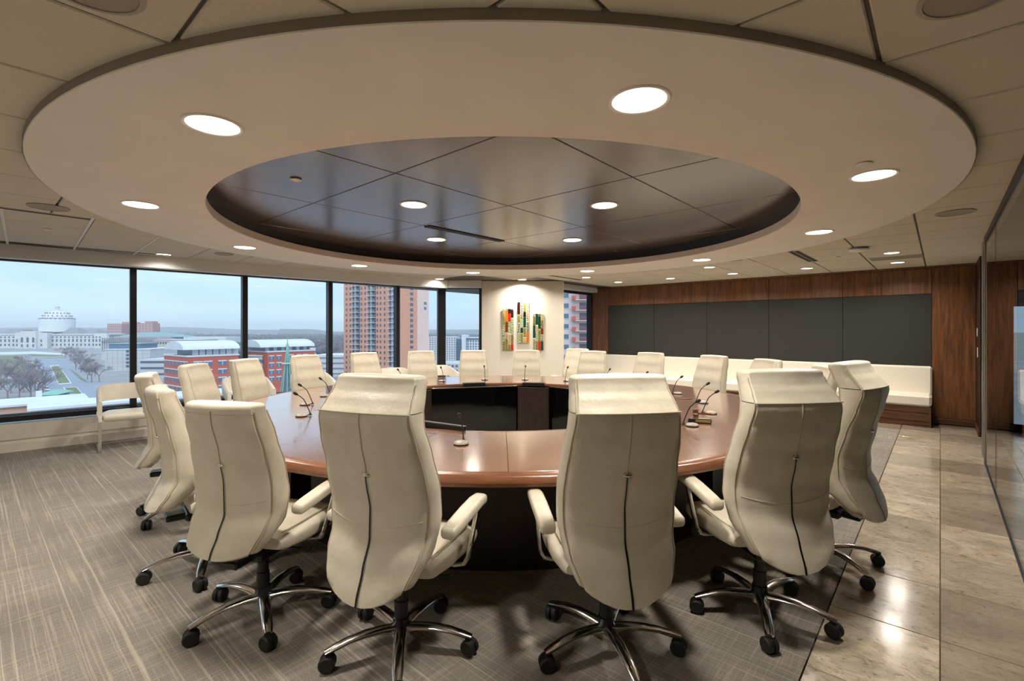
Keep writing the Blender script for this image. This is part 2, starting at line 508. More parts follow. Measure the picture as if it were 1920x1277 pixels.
cr = struct(MB().ring(2.65, 3.55, RING_Z, 2.49, 128, c=(RC[0], RC[1], 0), b=.004), 'ceiling_ring', 'ring_plaster')
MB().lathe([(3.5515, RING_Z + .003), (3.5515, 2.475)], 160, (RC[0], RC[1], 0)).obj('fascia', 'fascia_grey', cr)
struct(MB().lathe([(2.70, 2.485), (2.70, 2.62)], 128, (RC[0], RC[1], 0)), 'trim_1', 'recess_dark')
cp = struct(MB().box(RC[0] - 3.3, RC[0] + 3.3, RC[1] - 3.3, RC[1] + 3.3, 2.625, 2.68), 'ceiling_recess', 'recess_dark')
DX, DY = 1.26, 1.24
dpm = MB().cbox(.004, DX - .004, .004, DY - .004, 0, .02, .004).mesh('dark_panel', 'dark_panel')
for i in range(-4, 3):
    for j in range(-3, 5):
        x0 = -1.735 + DX * i; y0 = 3.33 + DY * j
        if min(hypot(min(max(RC[0], x0), x0 + DX) - RC[0], min(max(RC[1], y0), y0 + DY) - RC[1]), 9) > 2.75: continue
        link('dark_panel', dpm, cp, (x0, y0, 2.602))
MB().box(-4.30, -4.20, 3.38, 4.60, 2.594, 2.603).obj('slot_diffuser', 'vent_black', cp)

# --- window wall on the left, chamfered corner, white column, window by the wood wall
SILL, HEAD = 0.36, 2.288
def along(o, p0, p1):
    """turn an object built along local x (room on local -y side) so that it runs p0 -> p1"""
    o.location = (p0[0], p0[1], 0); o.rotation_euler = (0, 0, atan2(p1[1] - p0[1], p1[0] - p0[0]))
    return o
wy0, wy1 = Y0, 6.42
pA, pB = (wx(wy0), wy0), (wx(wy1), wy1)
LW = hypot(pB[0] - pA[0], pB[1] - pA[1])
wl = struct(MB().box(0, LW, 0, .25, -.2, SILL - .03), 'wall_left', 'sill_paint'); along(wl, pA, pB)
MB().box(0, LW, -.035, 0, .0, .10).obj('ledge', 'sill_paint', wl)
MB().box(0, LW, -.006, 0, .135, .142).obj('shadow_line', 'vent_grey', wl)
va = struct(MB().cbox(0, LW + .05, -.16, .2, HEAD + .005, CEIL + .01, .006), 'trim_2', 'valance_paint'); along(va, pA, pB)
MB().box(0, LW, .2, .3, CEIL - .1, CEIL + .3).obj('spandrel', 'valance_paint', va)

def mullion_s(y): return (y - wy0) / cos(atan2(0.112, 1.0)) 
WIN_N = [0]
def window(p0, p1, z0, z1, bars, name):
    """dark frame with posts between p0 and p1 and a sheet of glass in each bay; bars: distances of the posts"""
    L = hypot(p1[0] - p0[0], p1[1] - p0[1])
    e = empty(name); e['kind'] = 'structure'; along(e, p0, p1)
    MB().cbox(0, L, 0, .10, z0 - .035, z0 + .028, .004).obj('sill_rail', 'window_frame', e)
    MB().cbox(0, L, 0, .10, z1 - .012, z1 + .05, .004).obj('head_rail', 'window_frame', e)
    MB().box(0, L, .101, .12, z0 - .03, z0 + .05).obj('outer_sill', 'frame_side', e)
    for b in bars:
        MB().cbox(b - .036, b + .036, -.012, .12, z0, z1, .006).obj('mullion', 'window_frame', e)
    edges = [0] + list(bars) + [L]
    for i in range(len(edges) - 1):
        if edges[i + 1] - edges[i] < .1: continue
        MB().box(edges[i] + .01, edges[i + 1] - .01, .055, .063, z0, z1).obj('pane', 'window_glass', e)
    return e
mys = [1.50, 2.85, 4.165, 5.45]
step = 1.33
ms = [1.50 - step * k for k in (3, 2, 1)] + mys
window(pA, pB, SILL + .03, HEAD, [mullion_s(y) for y in ms], 'window_1')
# corner post
MB_c = MB().cbox(-.085, .075, -.075, .085, 0, CEIL, .01)
c_ = struct(MB_c, 'trim_3', 'window_frame'); c_.location = (pB[0] - .05, pB[1] + .05, 0); c_.rotation_euler = (0, 0, R(60))
# chamfer: runs square to the view axis
qA = world(9.93, -1.40)[:2]; qB = world(9.93, -.62)[:2]; qC = world(9.93, 1.06)[:2]; qD = world(10.62, 1.02)[:2]
LQ = hypot(qB[0] - qA[0], qB[1] - qA[1])
window(qA, qB, SILL + .03, 2.305, [LQ - .02], 'window_2')
w2 = struct(MB().box(-.05, LQ, 0, .25, -.2, SILL), 'wall_corner', 'sill_paint'); along(w2, qA, qB)
v2 = struct(MB().cbox(-.1, LQ + .0, -.14, .2, 2.31, CEIL + .01, .006), 'trim_4', 'valance_paint'); along(v2, qA, qB)
LCO = hypot(qC[0] - qB[0], qC[1] - qB[1])
co = struct(MB().cbox(0, LCO, -.05, .95, -.1, CEIL + .005, .006), 'column', 'white_plaster'); along(co, qB, qC)
rA = world(10.55, 1.0)[:2]; rB = (-6.29, 10.05)
LR = hypot(rB[0] - rA[0], rB[1] - rA[1])
window(rA, rB, SILL + .03, 2.300, [LR - .06], 'window_3')
w3 = struct(MB().box(0, LR, 0, .25, -.2, SILL), 'wall_side', 'sill_paint'); along(w3, rA, rB)
v3 = struct(MB().cbox(0, LR - .02, -.16, .2, 2.345, CEIL + .01, .006), 'trim_5', 'valance_paint'); along(v3, rA, rB)

# --- back wall: walnut frame, grey fabric panels, walnut header
wb = struct(MB().box(-6.35, .77, YB + .03, YB + .2, -.2, 2.75).box(.77, 3.2, YB + .03, YB + .2, 1.81, 2.75).box(.77, 3.2, YB + .03, YB + .2, -.2, .05), 'wall_back', 'corridor_dark')
jx = [-5.84, -4.70, -3.56, -2.416, -1.257, -0.10]
def wallpanel(name, mat, x0, x1, z0, z1, y0=YB, y1=YB + .03, g=.003):
    mb = MB().cbox(0, x1 - x0 - 2 * g, 0, y1 - y0, 0, z1 - z0 - g, .002)
    o = mb.obj(name, mat, wb); o.location = (x0 + g, y0, z0 + g / 2)
    return o
for i in range(5):
    wallpanel('header_panel', 'walnut_panel', jx[i], jx[i + 1], 2.02, CEIL - .03)
    wallpanel('fabric_panel', 'grey_fabric', jx[i], jx[i + 1], 0.80, 2.02, YB + .012)
wallpanel('side_panel', 'walnut_panel', -6.30, jx[0], 0.0, CEIL - .03)
wallpanel('side_panel', 'walnut_panel', jx[5], 0.40, 0.09, CEIL - .03)
MB().cbox(-.09, .40, YB - .012, YB + .02, 0, .085, .004).obj('skirting', 'walnut_bench', wb)
MB().cbox(-6.30, .40, YB - .03, YB + .02, CEIL - .028, CEIL + .002, .004).obj('crown_rail', 'walnut_panel', wb)
# return of the wood wall beside the doorway
wr = struct(MB().cbox(.40, .52, 9.12, YB + .05, 0, CEIL + .01, .004), 'wall_right', 'walnut_dark')
MB().cbox(.385, .40, 9.12, YB, 0, .085, .003).obj('skirting', 'walnut_bench', wr)
MB().cbox(.394, .402, 9.60, 9.68, 1.36, 1.48, .003).obj('thermostat', 'white_plastic', wr)
MB().cbox(.394, .402, 9.52, 9.60, 1.06, 1.20, .003).obj('switch_plate', 'white_plastic', wr)
struct(MB().box(-9.2, 3.2, Y0 - .12, Y0, -.05, 2.7), 'wall_rear', 'white_plaster')

# --- glass partition, its post, and the corridor behind it
struct(MB().box(-10.4, 3.4, Y0 - .3, 10.6, 2.72, 3.1), 'roof', 'concrete_slab')  # unseen slab added above the rooms to keep the sun from leaking in
gp = empty('wall_glass', (XG, 0, 0)); gp['kind'] = 'structure'
for y0, y1 in ((-2.9, -0.6), (-0.6, 1.9), (1.9, 6.015), (6.029, 7.31)):
    MB().box(-.005, .005, y0 + .003, y1 - .003, .012, CEIL - .055).obj('glass_panel', 'partition_glass', gp)
MB().box(-.006, .006, 6.018, 6.026, .012, CEIL - .055).obj('joint_seal', 'window_frame', gp)
MB().box(-.012, .012, -2.9, 7.33, 0, .014).obj('floor_channel', 'window_frame', gp)
MB().box(-.014, .014, -2.9, 7.33, CEIL - .058, CEIL).obj('head_channel', 'window_frame', gp)
MB().cbox(-.016, .012, 7.31, 7.345, 0, CEIL, .002).obj('edge_strip', 'brushed_metal', gp)
MB().cbox(-.012, .035, 7.66, 7.76, 0, CEIL, .003).obj('door_post', 'brushed_metal', gp)
MB().cbox(-.012, .035, 7.76, 7.80, 0, CEIL, .003).obj('door_seal', 'window_frame', gp)
struct(MB().box(2.7, 2.85, Y0, YB + .2, -.05, 2.6), 'wall_corridor', 'corridor_dark')
struct(MB().box(XG + .02, 2.85, Y0, 10.4, CEIL + .005, CEIL + .05), 'ceiling_corridor', 'ceiling_grid')

wc = struct(MB().cbox(.76, 2.5, YB - .02, YB + .03, .02, .10, .003).cbox(.76, 2.5, YB - .02, YB + .03, 1.79, 1.83, .003).cbox(.74, .79, YB - .02, YB + .03, .02, 1.83, .003), 'trim_6', 'window_frame')
# ================================================================== CEILING FITTINGS
lamp_data = bpy.data.lights.new('lamp', 'AREA'); lamp_data.shape = 'DISK'; lamp_data.size = .20
lamp_data.energy = LAMP_W; lamp_data.color = LAMP_COLOR; lamp_data.spread = R(150)
def make_light(r, mat='lamp_lens'):
    t = empty('ceiling_light')
    MB().lathe([(r, .004), (r + .004, -.004), (r + .016, -.007), (r + .022, -.002), (r + .022, .006)], 32).obj('trim_ring', 'white_plastic', t)
    MB().disc_prism(r + .003, -.001, .006, 32).obj('lens', 'lamp_lens', t)
    return t
big = make_light(.108)
small = make_light(.075)
used = set()
def place_light(proto, x, y, z, label, group, energy=1.0):
    if proto.name not in used:
        used.add(proto.name); t = proto; t.location = (x, y, z); tag(t, label, 'ceiling light', group)
    else:
        t = proto.copy(); COL.objects.link(t); t.location = (x, y, z); t['label'] = label; t['group'] = group
        for ch in proto.children:
            if ch.type == 'MESH':
                c = ch.copy(); COL.objects.link(c); c.parent = t
    d = lamp_data
    if energy != 1.0:
        d = lamp_data.copy(); d.energy = LAMP_W * energy
    lo = bpy.data.objects.new('lamp', d); COL.objects.link(lo); lo.parent = t; lo.location = (0, 0, -.008)
    return t
def ring_pt(deg, r=3.09): return RC[0] + r * cos(R(deg)), RC[1] + r * sin(R(deg))
for px, py, lab in ((414, 240, 'big round downlight in the pale ceiling ring, left one of the two nearest'),
                    (1202, 184, 'biggest round downlight in the pale ceiling ring, right of the two nearest'),
                    (278, 385, 'round downlight at the far left curve of the pale ceiling ring'),
                    (1635, 329, 'round downlight on the right of the ceiling ring beside a small white cap'),
                    (1537, 435, 'round downlight on the right rear curve of the ceiling ring, above the bench'),
                    (452, 464, 'round downlight in the ceiling ring near the windows, above the second pane'),
                    (1323, 488, 'round downlight at the rear of the ceiling ring before the walnut header'),
                    (669, 499, 'round downlight at the rear of the ceiling ring in front of the brick tower'),
                    (888, 510, 'round downlight at the rear of the ceiling ring just left of the white column'),
                    (1101, 508, 'round downlight at the rear of the ceiling ring just right of the white column')):
    x, y, _ = on_plane(px, py, RING_Z)
    a_ = atan2(y - RC[1], x - RC[0])
    place_light(big, RC[0] + 3.09 * cos(a_), RC[1] + 3.09 * sin(a_), RING_Z - .001, lab, 'downlights in the ceiling ring')
for px, py, lab in ((776, 384, 'downlight in the dark recessed panels, near left of the four'),
                    (1133, 385, 'downlight in the dark recessed panels, near right of the four'),
                    (818, 449, 'downlight in the dark recessed panels, far left of the four beside the slot'),
                    (1073, 450, 'downlight in the dark recessed panels, far right of the four')):
    x, y, _ = on_plane(px, py, 2.60)
    place_light(big, x, y, 2.600, lab, 'downlights in the dark recess')
for px, py, lab, e in ((307, 477, 'small downlight in the tiles above the left windows', .18),
                    (824, 523, 'small downlight in the tiles by the dark corner post of the windows', .18),
                    (1099, 520, 'small downlight in the tiles between the ring and the short window', .6),
                    (1159, 529, 'downlight washing the walnut wall, first from the short window', .6),
                    (1257, 522, 'downlight washing the walnut wall, second from the short window', .6),
                    (1330, 501, 'small downlight in the tiles behind the ring, before the middle of the walnut wall', .6),
                    (1374, 513, 'downlight washing the walnut wall, third from the short window', .6),
                    (1513, 503, 'downlight washing the walnut wall below the black slot vent', .6),
                    (1672, 474, 'small downlight in the tiles in front of the grey ceiling grille', .6),
                    (1683, 492, 'downlight washing the walnut wall behind the grey ceiling grille', .6)):
    x, y, _ = on_plane(px, py, CEIL)
    place_light(small, x, y, CEIL - .001, lab, 'small downlights in the tiled ceiling', e)
x, y, _ = world(9.60, .20)
place_light(small, x, y, CEIL - .001, 'small downlight shining on the white column above the mosaic art', 'small downlights in the tiled ceiling', 1.0)
for k, (x, y) in enumerate(((-5.6, -1.1), (-3.2, -1.3), (-0.9, -1.0))):
    place_light(small, x, y, CEIL - .001, 'small downlight near the rear white wall, %s from the windows' % ('first', 'second', 'third')[k], 'small downlights in the tiled ceiling', .9)

def speaker(x, y, lab, r=.13):
    t = tag(empty('ceiling_speaker', (x, y, CEIL)), lab, 'speaker', 'round speakers in the tiled ceiling')
    MB().lathe([(r, .0), (r + .003, -.008), (r - .012, -.010), (r - .014, -.004)], 32).obj('bezel', 'vent_grey', t)
    MB().disc_prism(r - .012, -.006, .002, 32).obj('grille', 'speaker_grille', t)
for px, py, lab, r in ((91, 388, 'round grey ceiling speaker above the leftmost window', .13), (1791, 398, 'round grey ceiling speaker beside the glass partition', .13),
                    (420, 476, 'round pale ceiling speaker between ring and second window', .11),
                    (1377, 487, 'round pale ceiling speaker behind the ring, before the walnut header', .11)):
    x, y, _ = on_plane(px, py, CEIL); speaker(x, y, lab, r)
speaker(0.075, 1.965, 'large looking round grey ceiling speaker at the top right corner', .13)
speaker(-1.845, 0.235, 'round grey ceiling speaker at the top edge, left of the ring', .13)

def cap(px, py, z, lab, r=.035, name='sprinkler_cap'):
    x, y, _ = on_plane(px, py, z)
    t = tag(empty(name, (x, y, z)), lab, 'sprinkler', 'sprinkler caps')
    MB().lathe([(0.0, -.012), (r * .8, -.012), (r, -.008), (r, -.004), (r * .6, -.002), (r * .6, .002)], 20).obj('cover_plate', 'white_plastic', t)
cap(555, 336, 2.600, 'white sprinkler cap in the dark recessed panels', .042)
cap(1620, 306, RING_Z, 'white sprinkler cap on the ceiling ring beside a downlight', .042)
cap(89, 429, CEIL, 'white sprinkler cap in the tiles above the first window')
cap(1572, 481, CEIL, 'white sprinkler cap in the tiles between slot vent and access point', .03)
cap(727, 503, CEIL, 'white sprinkler cap in the tiles above the tower view', .03)
x, y, _ = on_plane(1155, 470, 2.600)
t = tag(empty('ceiling_sensor', (x, y, 2.602)), 'small black sensor at the rear edge of the dark panels', 'sensor')
MB().lathe([(0, -.018), (.02, -.016), (.036, -.006), (.038, 0)], 20).obj('housing', 'black_plastic', t)
x, y, _ = on_plane(1610, 469, CEIL - .03)
t = tag(empty('access_point', (x, y, CEIL)), 'round white access point hanging under the tiled ceiling', 'access point')
MB().lathe([(0, -.052), (.07, -.052), (.105, -.040), (.112, -.026), (.100, -.018), (.06, -.014), (.06, 0.0)], 32).obj('shell', 'white_plastic', t)
MB().lathe([(.090, -.0165), (.104, -.0185), (.110, -.0235)], 32).obj('grey_band', 'vent_grey', t)
def slotvent(x0, y0, x1, y1, z, wdt, n, lab, name='slot_vent'):
    L = hypot(x1 - x0, y1 - y0)
    t = tag(empty(name, (x0, y0, z), atan2(y1 - y0, x1 - x0)), lab, 'vent')
    MB().box(0, L, -wdt / 2, wdt / 2, -.003, .004).obj('frame', 'vent_grey', t)
    for k in range(n):
        c = -wdt / 2 + wdt * (k + .5) / n
        MB().box(.012, L - .012, c - wdt / n * .36, c + wdt / n * .36, -.0045, -.0025).obj('slot', 'vent_black', t)
p = on_plane(1487, 471, CEIL); q = on_plane(1525, 490, CEIL)
slotvent(p[0], p[1], q[0], q[1], CEIL, .13, 2, 'two slot black air vent in the tiles before the walnut wall')
slotvent(-5.765, .05, -5.765, .76, CEIL, .05, 1, 'thin dark slot vent in the tiles above the first window')
p = on_plane(636, 510, CEIL); q = on_plane(742, 520, CEIL)
slotvent(p[0], p[1], q[0], q[1], CEIL, .09, 1, 'long dark slot vent along the valance before the tower view')
p = on_plane(1028, 516, CEIL); q = on_plane(1090, 525, CEIL)
slotvent(p[0], p[1], q[0], q[1], CEIL, .08, 1, 'dark slot vent in the tiles above right edge of the column')
slotvent(-7.92, .2, -7.75, 1.85, CEIL, .06, 1, 'dark slot vent along the valance above the first windows')
xa, ya, _ = on_plane(1680, 483, CEIL)
t = tag(empty('ceiling_grille', (xa, ya, CEIL)), 'flat grey ceiling grille between two small downlights', 'vent')
MB().cbox(-.29, .29, -.16, .16, -.008, .002, .004).obj('frame', 'vent_grey', t)
for k in range(9):
    MB().cbox(-.27, .27, -.145 + k * .033, -.145 + k * .033 + .022, -.011, -.007, .002).obj('louver', 'speaker_grille', t)

# ================================================================== EXECUTIVE CHAIRS
def lerp(t, pts):
    for (a, b) in zip(pts, pts[1:]):
        if t <= b[0]:
            k = (t - a[0]) / (b[0] - a[0]); k = max(0, min(1, k)); k2 = k * k * (3 - 2 * k)
            k = .5 * k + .5 * k2
            return a[1] + (b[1] - a[1]) * k
    return pts[-1][1]

class Back:
    """surface of a chair back: half width, rear line, front line by height"""
    def __init__(s, tall):
        s.tall = tall
        if tall:
            s.bot = .415; s.top = 1.262
            s.rear = [(.38, -.362), (.43, -.345), (.51, -.305), (.60, -.258), (.72, -.254), (.88, -.296), (1.00, -.340), (1.09, -.366), (1.12, -.364), (1.16, -.332), (1.21, -.292), (1.27, -.258)]
            s.front = [(.38, -.29), (.45, -.225), (.54, -.160), (.66, -.138), (.78, -.152), (.93, -.200), (1.05, -.246), (1.12, -.240), (1.19, -.200), (1.27, -.162)]
            s.half = [(.38, .172), (.43, .200), (.52, .230), (.66, .248), (.80, .250), (.98, .236), (1.10, .222), (1.13, .218), (1.20, .205), (1.27, .200)]
        else:
            s.bot = .445; s.top = 1.118
            s.rear = [(.42, -.365), (.46, -.345), (.53, -.305), (.60, -.268), (.74, -.272), (.90, -.304), (1.03, -.342), (1.11, -.352)]
            s.front = [(.42, -.29), (.48, -.225), (.56, -.160), (.68, -.150), (.80, -.170), (.95, -.215), (1.11, -.268)]
            s.half = [(.42, .172), (.46, .196), (.54, .220), (.66, .232), (.80, .229), (.98, .213), (1.11, .198)]
    def edge(s, z):
        """rear edge (yr), front edge (yf), half width"""
        return lerp(z, s.rear), lerp(z, s.front), lerp(z, s.half)
    def drop(s, z):
        return (.075 if s.tall else .035) * max(0, min(1, (s.bot + .26 - z) / .26)) ** 1.5
    def rearpt(s, u, z, off=0.0):
        yr, yf, w = s.edge(z)
        b = .055 * max(.35, min(1, (1.12 - z) / .5 + .35)) if s.tall else .045
        b *= 1.0
        return (u * w, yr - b * (1 - abs(u) ** 2.2) - off, z - s.drop(z) * (1 - u * u) + s.drop(z) * .25)
    def section(s, z, inset=0.0):
        yr, yf, w = s.edge(z)
        w -= inset
        r = min(.022, (yf - yr) * .3)
        pts = []
        for u in (-.93, -.8, -.6, -.35, -.12, .12, .35, .6, .8, .93):
            p = s.rearpt(u, z); pts.append((u * w, p[1] + inset * .6, p[2]))
        d = s.drop(z)
        for t in (20, 50, 80):                              # rear right corner
            pts.append((w - r + r * sin(R(t)), yr + r - r * cos(R(t)), z + d * .25))
        th = yf - yr
        for k in (.3, .5, .7):
            pts.append((w + .008 * sin(pi * k), yr + th * k, z + d * .25))
        rf = min(.03, th * .35)
        for t in (80, 45, 10):
            pts.append((w - rf + rf * sin(R(t)), yf - rf + rf * cos(R(t)) - inset * .6, z + d * .25))
        for u in (.8, .55, .3, 0, -.3, -.55, -.8):
            pts.append((u * (w - .01), yf - .018 * (1 - u * u) - inset * .6, z - d * (1 - u * u) + d * .25))
        for t in (10, 45, 80):
            pts.append((-w + rf - rf * sin(R(t)), yf - rf + rf * cos(R(t)) - inset * .6, z + d * .25))
        for k in (.7, .5, .3):
            pts.append((-w - .008 * sin(pi * k), yr + th * k, z + d * .25))
        for t in (80, 50, 20):
            pts.append((-w + r - r * sin(R(t)), yr + r - r * cos(R(t)), z + d * .25))
        return pts
    def shell(s, z0, z1, n, round_top=True, round_bot=True):
        zs = [z0 + (z1 - z0) * i / n for i in range(n + 1)]
        rings = []
        if round_bot:
            base = s.section(z0, .0)
            cy = sum(p[1] for p in base) / len(base)
            rings.append([(p[0] * .90, cy + (p[1] - cy) * .45, p[2] - .014) for p in base])
            rings.append([(p[0] * .97, cy + (p[1] - cy) * .82, p[2] - .010) for p in base])
        for z in zs: rings.append(s.section(z))
        if round_top:
            base = s.section(z1)
            cy = sum(p[1] for p in base) / len(base)
            for k, dz in ((.97, .010), (.90, .018), (.72, .024), (.35, .027)):
                rings.append([(p[0] * (1 - (1 - k) * .16), cy + (p[1] - cy) * k, p[2] + dz + .004 * (1 - (p[0] / .2) ** 2)) for p in base])
        return MB().loft(rings)

def make_chair(tall, name):
    B = Back(tall)
    t = empty(name)
    seam_r = .0032
    z_h = 1.118
    if tall:
        b = B.shell(B.bot, z_h, 30, round_top=False).obj('backrest', 'leather', t, angle=60)
        h = B.shell(z_h + .004, B.top - .027, 8, round_bot=False).obj('headrest', 'leather', t, angle=60)
        MB().tube([B.rearpt(u, z_h + .002, .001) for u in [x / 10 - 1 for x in range(21)]], seam_r, 6).obj('crease', 'leather_crease', b)
    else:
        b = B.shell(B.bot, B.top - .027, 28).obj('backrest', 'leather', t, angle=60)
        MB().tube([B.rearpt(u, B.top - .045, -.001) for u in [x / 10 * .96 - .96 for x in range(21)]], .0022, 6).obj('crease', 'leather_crease', b)
    ztop = z_h if tall else B.top - .03
    for sgn in (-1, 1):
        zz = [B.bot + (B.top - .035 - B.bot) * i / 30 for i in range(31)]
        MB().tube([(sgn * (B.edge(z)[2] - .006), B.edge(z)[0] + .005, z + B.drop(z) * .25) for z in zz], seam_r, 6).obj('piping', 'leather_crease', b)
        MB().tube([(sgn * (B.edge(z)[2] - .008), B.edge(z)[1] - .008, z + B.drop(z) * .25) for z in zz], seam_r, 6).obj('piping', 'leather_crease', b)
    zb = .83 if not tall else .865
    MB().tube([B.rearpt(0, zb + (ztop - zb) * i / 10, .0005) for i in range(11)], .0030, 6).obj('upper_seam', 'leather_crease', b)
    # dark slit below the button
    zz = [B.bot + (zb - B.bot) * i / 36 for i in range(37)]
    mb = MB()
    vs = []
    for z in zz:
        wd = .0028 + .0022 * (zb - z) / .5
        for sg in (-1, 1):
            p = B.rearpt(0, z, .0042); vs.append((sg * wd, p[1], p[2]))
    mb.add(vs, [(2 * i, 2 * i + 1, 2 * i + 3, 2 * i + 2) for i in range(36)])
    mb.obj('slit', 'zip_black', b)
    MB().tube([(lambda p: (p[0], p[1], p[2]))(B.rearpt(u, .68 - .035 * (1 - u * u), .0003)) for u in [x / 10 - 1 for x in range(1, 20)]], .0016, 5).obj('cross_seam', 'leather', b)
    p = B.rearpt(0, zb)
    MB().lathe([(0, .012), (.010, .011), (.015, .006), (.016, 0), (.010, -.004)], 16).xf(lambda q: (q[0] * 1.25 + p[0], p[1] - q[2] + .002, q[1] * .62 + p[2])).obj('button', 'chrome', t)
    # seat cushion
    rings = []
    for y, w, z0, z1 in ((-.20, .215, .40, .455), (-.17, .228, .385, .468), (-.06, .245, .378, .478), (.08, .252, .378, .484), (.18, .250, .384, .482), (.235, .240, .398, .468), (.262, .215, .415, .448)):
        ring = []
        zc, hz = (z0 + z1) / 2, (z1 - z0) / 2
        for k in range(28):
            a_ = 2 * pi * k / 28; c_, s_ = cos(a_), sin(a_)
            ex = .38
            ring.append((w * math.copysign(abs(c_) ** ex, c_), y, zc + hz * math.copysign(abs(s_) ** .6, s_) + (.010 * (1 - abs(c_)) if s_ > 0 else 0)))
        rings.append(ring)
    seat = MB().loft(rings).obj('seat', 'leather', t, angle=60)
    for sg in (-1, 1):
        MB().tube([(sg * x, y, z) for x, y, z in ((.190, -.17, .474), (.204, -.05, .482), (.208, .08, .488), (.205, .18, .485), (.190, .238, .468), (.17, .264, .44))], .0032, 6).obj('seat_piping', 'leather_crease', seat)
    # arms: padded top with a slanting flat bar
    for sg in (-1, 1):
        rings = []
        for y, w, h, z in ((-.195, .024, .016, .600), (-.185, .034, .024, .602), (-.12, .037, .026, .612), (0, .038, .026, .630), (.10, .037, .025, .642), (.155, .034, .023, .642), (.172, .022, .014, .638)):
            rings.append([(sg * .292 + w * math.copysign(abs(cos(a_)) ** .6, cos(a_)), y, z + h * math.copysign(abs(sin(a_)) ** .6, sin(a_))) for a_ in [2 * pi * k / 20 for k in range(20)]])
        arm = MB().loft(rings).obj('armrest', 'leather', t, angle=60)
        pts = [(sg * .292, .125, .622), (sg * .292, .105, .59), (sg * .291, .045, .47), (sg * .288, .022, .415), (sg * .270, .015, .385), (sg * .225, .012, .374), (sg * .10, .010, .372)]
        MB().tube(pts, .016, 10, flat=(1.25, .55) if False else (.62, 1.3)).obj('arm_bracket', 'chrome', arm)
        MB().tube([(sg * .292 + (.0), y, z) for y, z in ((-.19, .586), (-.1, .598), (0, .613), (.1, .626), (.16, .628))], .003, 5).obj('arm_seam', 'leather_crease', arm)
    for ch in t.children:
        ch.location = (0, .08, 0)
    # mechanism
    mb = MB().cbox(-.10, .10, -.13, .13, .325, .374, .012).cbox(-.05, .05, -.22, -.12, .33, .368, .008)
    mb.obj('mechanism', 'black_plastic', t)
    MB().tube([(.08, .03, .345), (.20, .05, .340), (.235, .06, .338)], [.006, .006, .012], 8, flat=(1.4, .8)).obj('lever', 'black_plastic', t)
    MB().lathe([(0, .34), (.026, .34), (.026, .225), (.031, .222), (.031, .15), (.037, .147), (.037, .075), (.0, .07)], 20).obj('gas_column', 'black_plastic', t)
    # star base
    MB().lathe([(.0, .105), (.040, .105), (.046, .098), (.046, .070), (.03, .062), (0, .062)], 20).obj('hub', 'chrome', t)
    pts = [(.03, 0, .098), (.09, 0, .108), (.16, 0, .111), (.23, 0, .104), (.29, 0, .090), (.328, 0, .079)]
    leg_me = MB().tube(pts, [.027, .026, .025, .024, .023, .018], 12, flat=[(1.1, .8), (1.08, .64), (1.05, .56), (1.0, .5), (1.0, .5), (1.0, .55)]).mesh('leg', 'chrome')
    cm = MB()
    for sg in (-1, 1):
        cm.loft([[(.022 * 0 + rr * cos(a_), sg * yy, .035 + rr * sin(a_)) for a_ in [2 * pi * k / 16 for k in range(16)]] for rr, yy in ((.028, .004), (.035, .006), (.035, .022), (.029, .028))])
    cm.lathe([(.0, .078), (.009, .078), (.011, .066), (.022, .060), (.026, .042)], 12)
    cas_me = cm.mesh('caster', 'black_rubber')
    random.seed(3)
    for k in range(5):
        a_ = R(90 + 72 * k)
        lg = link('leg', leg_me, t, (0, 0, 0), a_)
        link('caster', cas_me, lg, (.318, 0, 0), R((35, 160, -70, 110, -20)[k]))
    return t

tag_ = 'swivel office chairs around the ring table'
mid0 = make_chair(False, 'office_chair'); tag(mid0, 'x', 'chair', tag_)
tall0 = make_chair(True, 'office_chair'); tag(tall0, 'x', 'chair', 'tall office chairs with headrests')
first = {'m': True, 't': True}
def chair(kind, x, y, face, label, star=None):
    o = chair_body(kind, x, y, face, label)
    if star is not None:                # the star base swivels on its own
        k = 0
        for c in o.children:
            if c.name.split('.')[0] == 'leg':
                c.rotation_euler = (0, 0, R(star + 72 * k) - o.rotation_euler[2]); k += 1
    return o
def chair_body(kind, x, y, face, label):
    """face: direction the sitter looks, in degrees from +X"""
    p = mid0 if kind == 'm' else tall0
    rz = R(face - 90)
    if first[kind]:
        first[kind] = False; p.location = (x, y, 0); p.rotation_euler = (0, 0, rz); p['label'] = label; return p
    return dup(p, (x, y, 0), rz, label)
def chair_at(kind, d, l, twist, label, star=-80):
    x, y, _ = world(d, l)
    return chair(kind, x, y, math.degrees(atan2(TC[1] - y, TC[0] - x)) + twist, label, star + math.degrees(YAW))
def chair_on(kind, ang, r, twist, label):
    x, y = TC[0] + r * cos(R(ang)), TC[1] + r * sin(R(ang))
    return chair(kind, x, y, ang + 180 + twist, label)
chair_at('t', 2.206, -.505, -11, 'tall cream leather chair with headrest, left of the front pair around the lone microphone')
chair_at('t', 2.206, .430, -3, 'tall cream leather chair with headrest, right of the front pair around the lone microphone')
chair_at('t', 2.476, 1.268, -21, 'tall cream leather chair with headrest beside the gavel, on the carpet edge', -110)
chair_at('t', 3.02, 1.935, -9, 'tall cream leather chair turned sideways, its casters on the stone floor')
chair_at('m', 2.467, -1.27, 10, 'low back cream leather chair with black slit, nearest on the window side', -59)
chair_at('m', 2.98, -1.87, -7, 'low back cream chair in side view, second nearest on the window side', -65)
chair_on('m', -113.4, 2.76, 6, 'cream chair mostly hidden behind the side-on chair at the left')
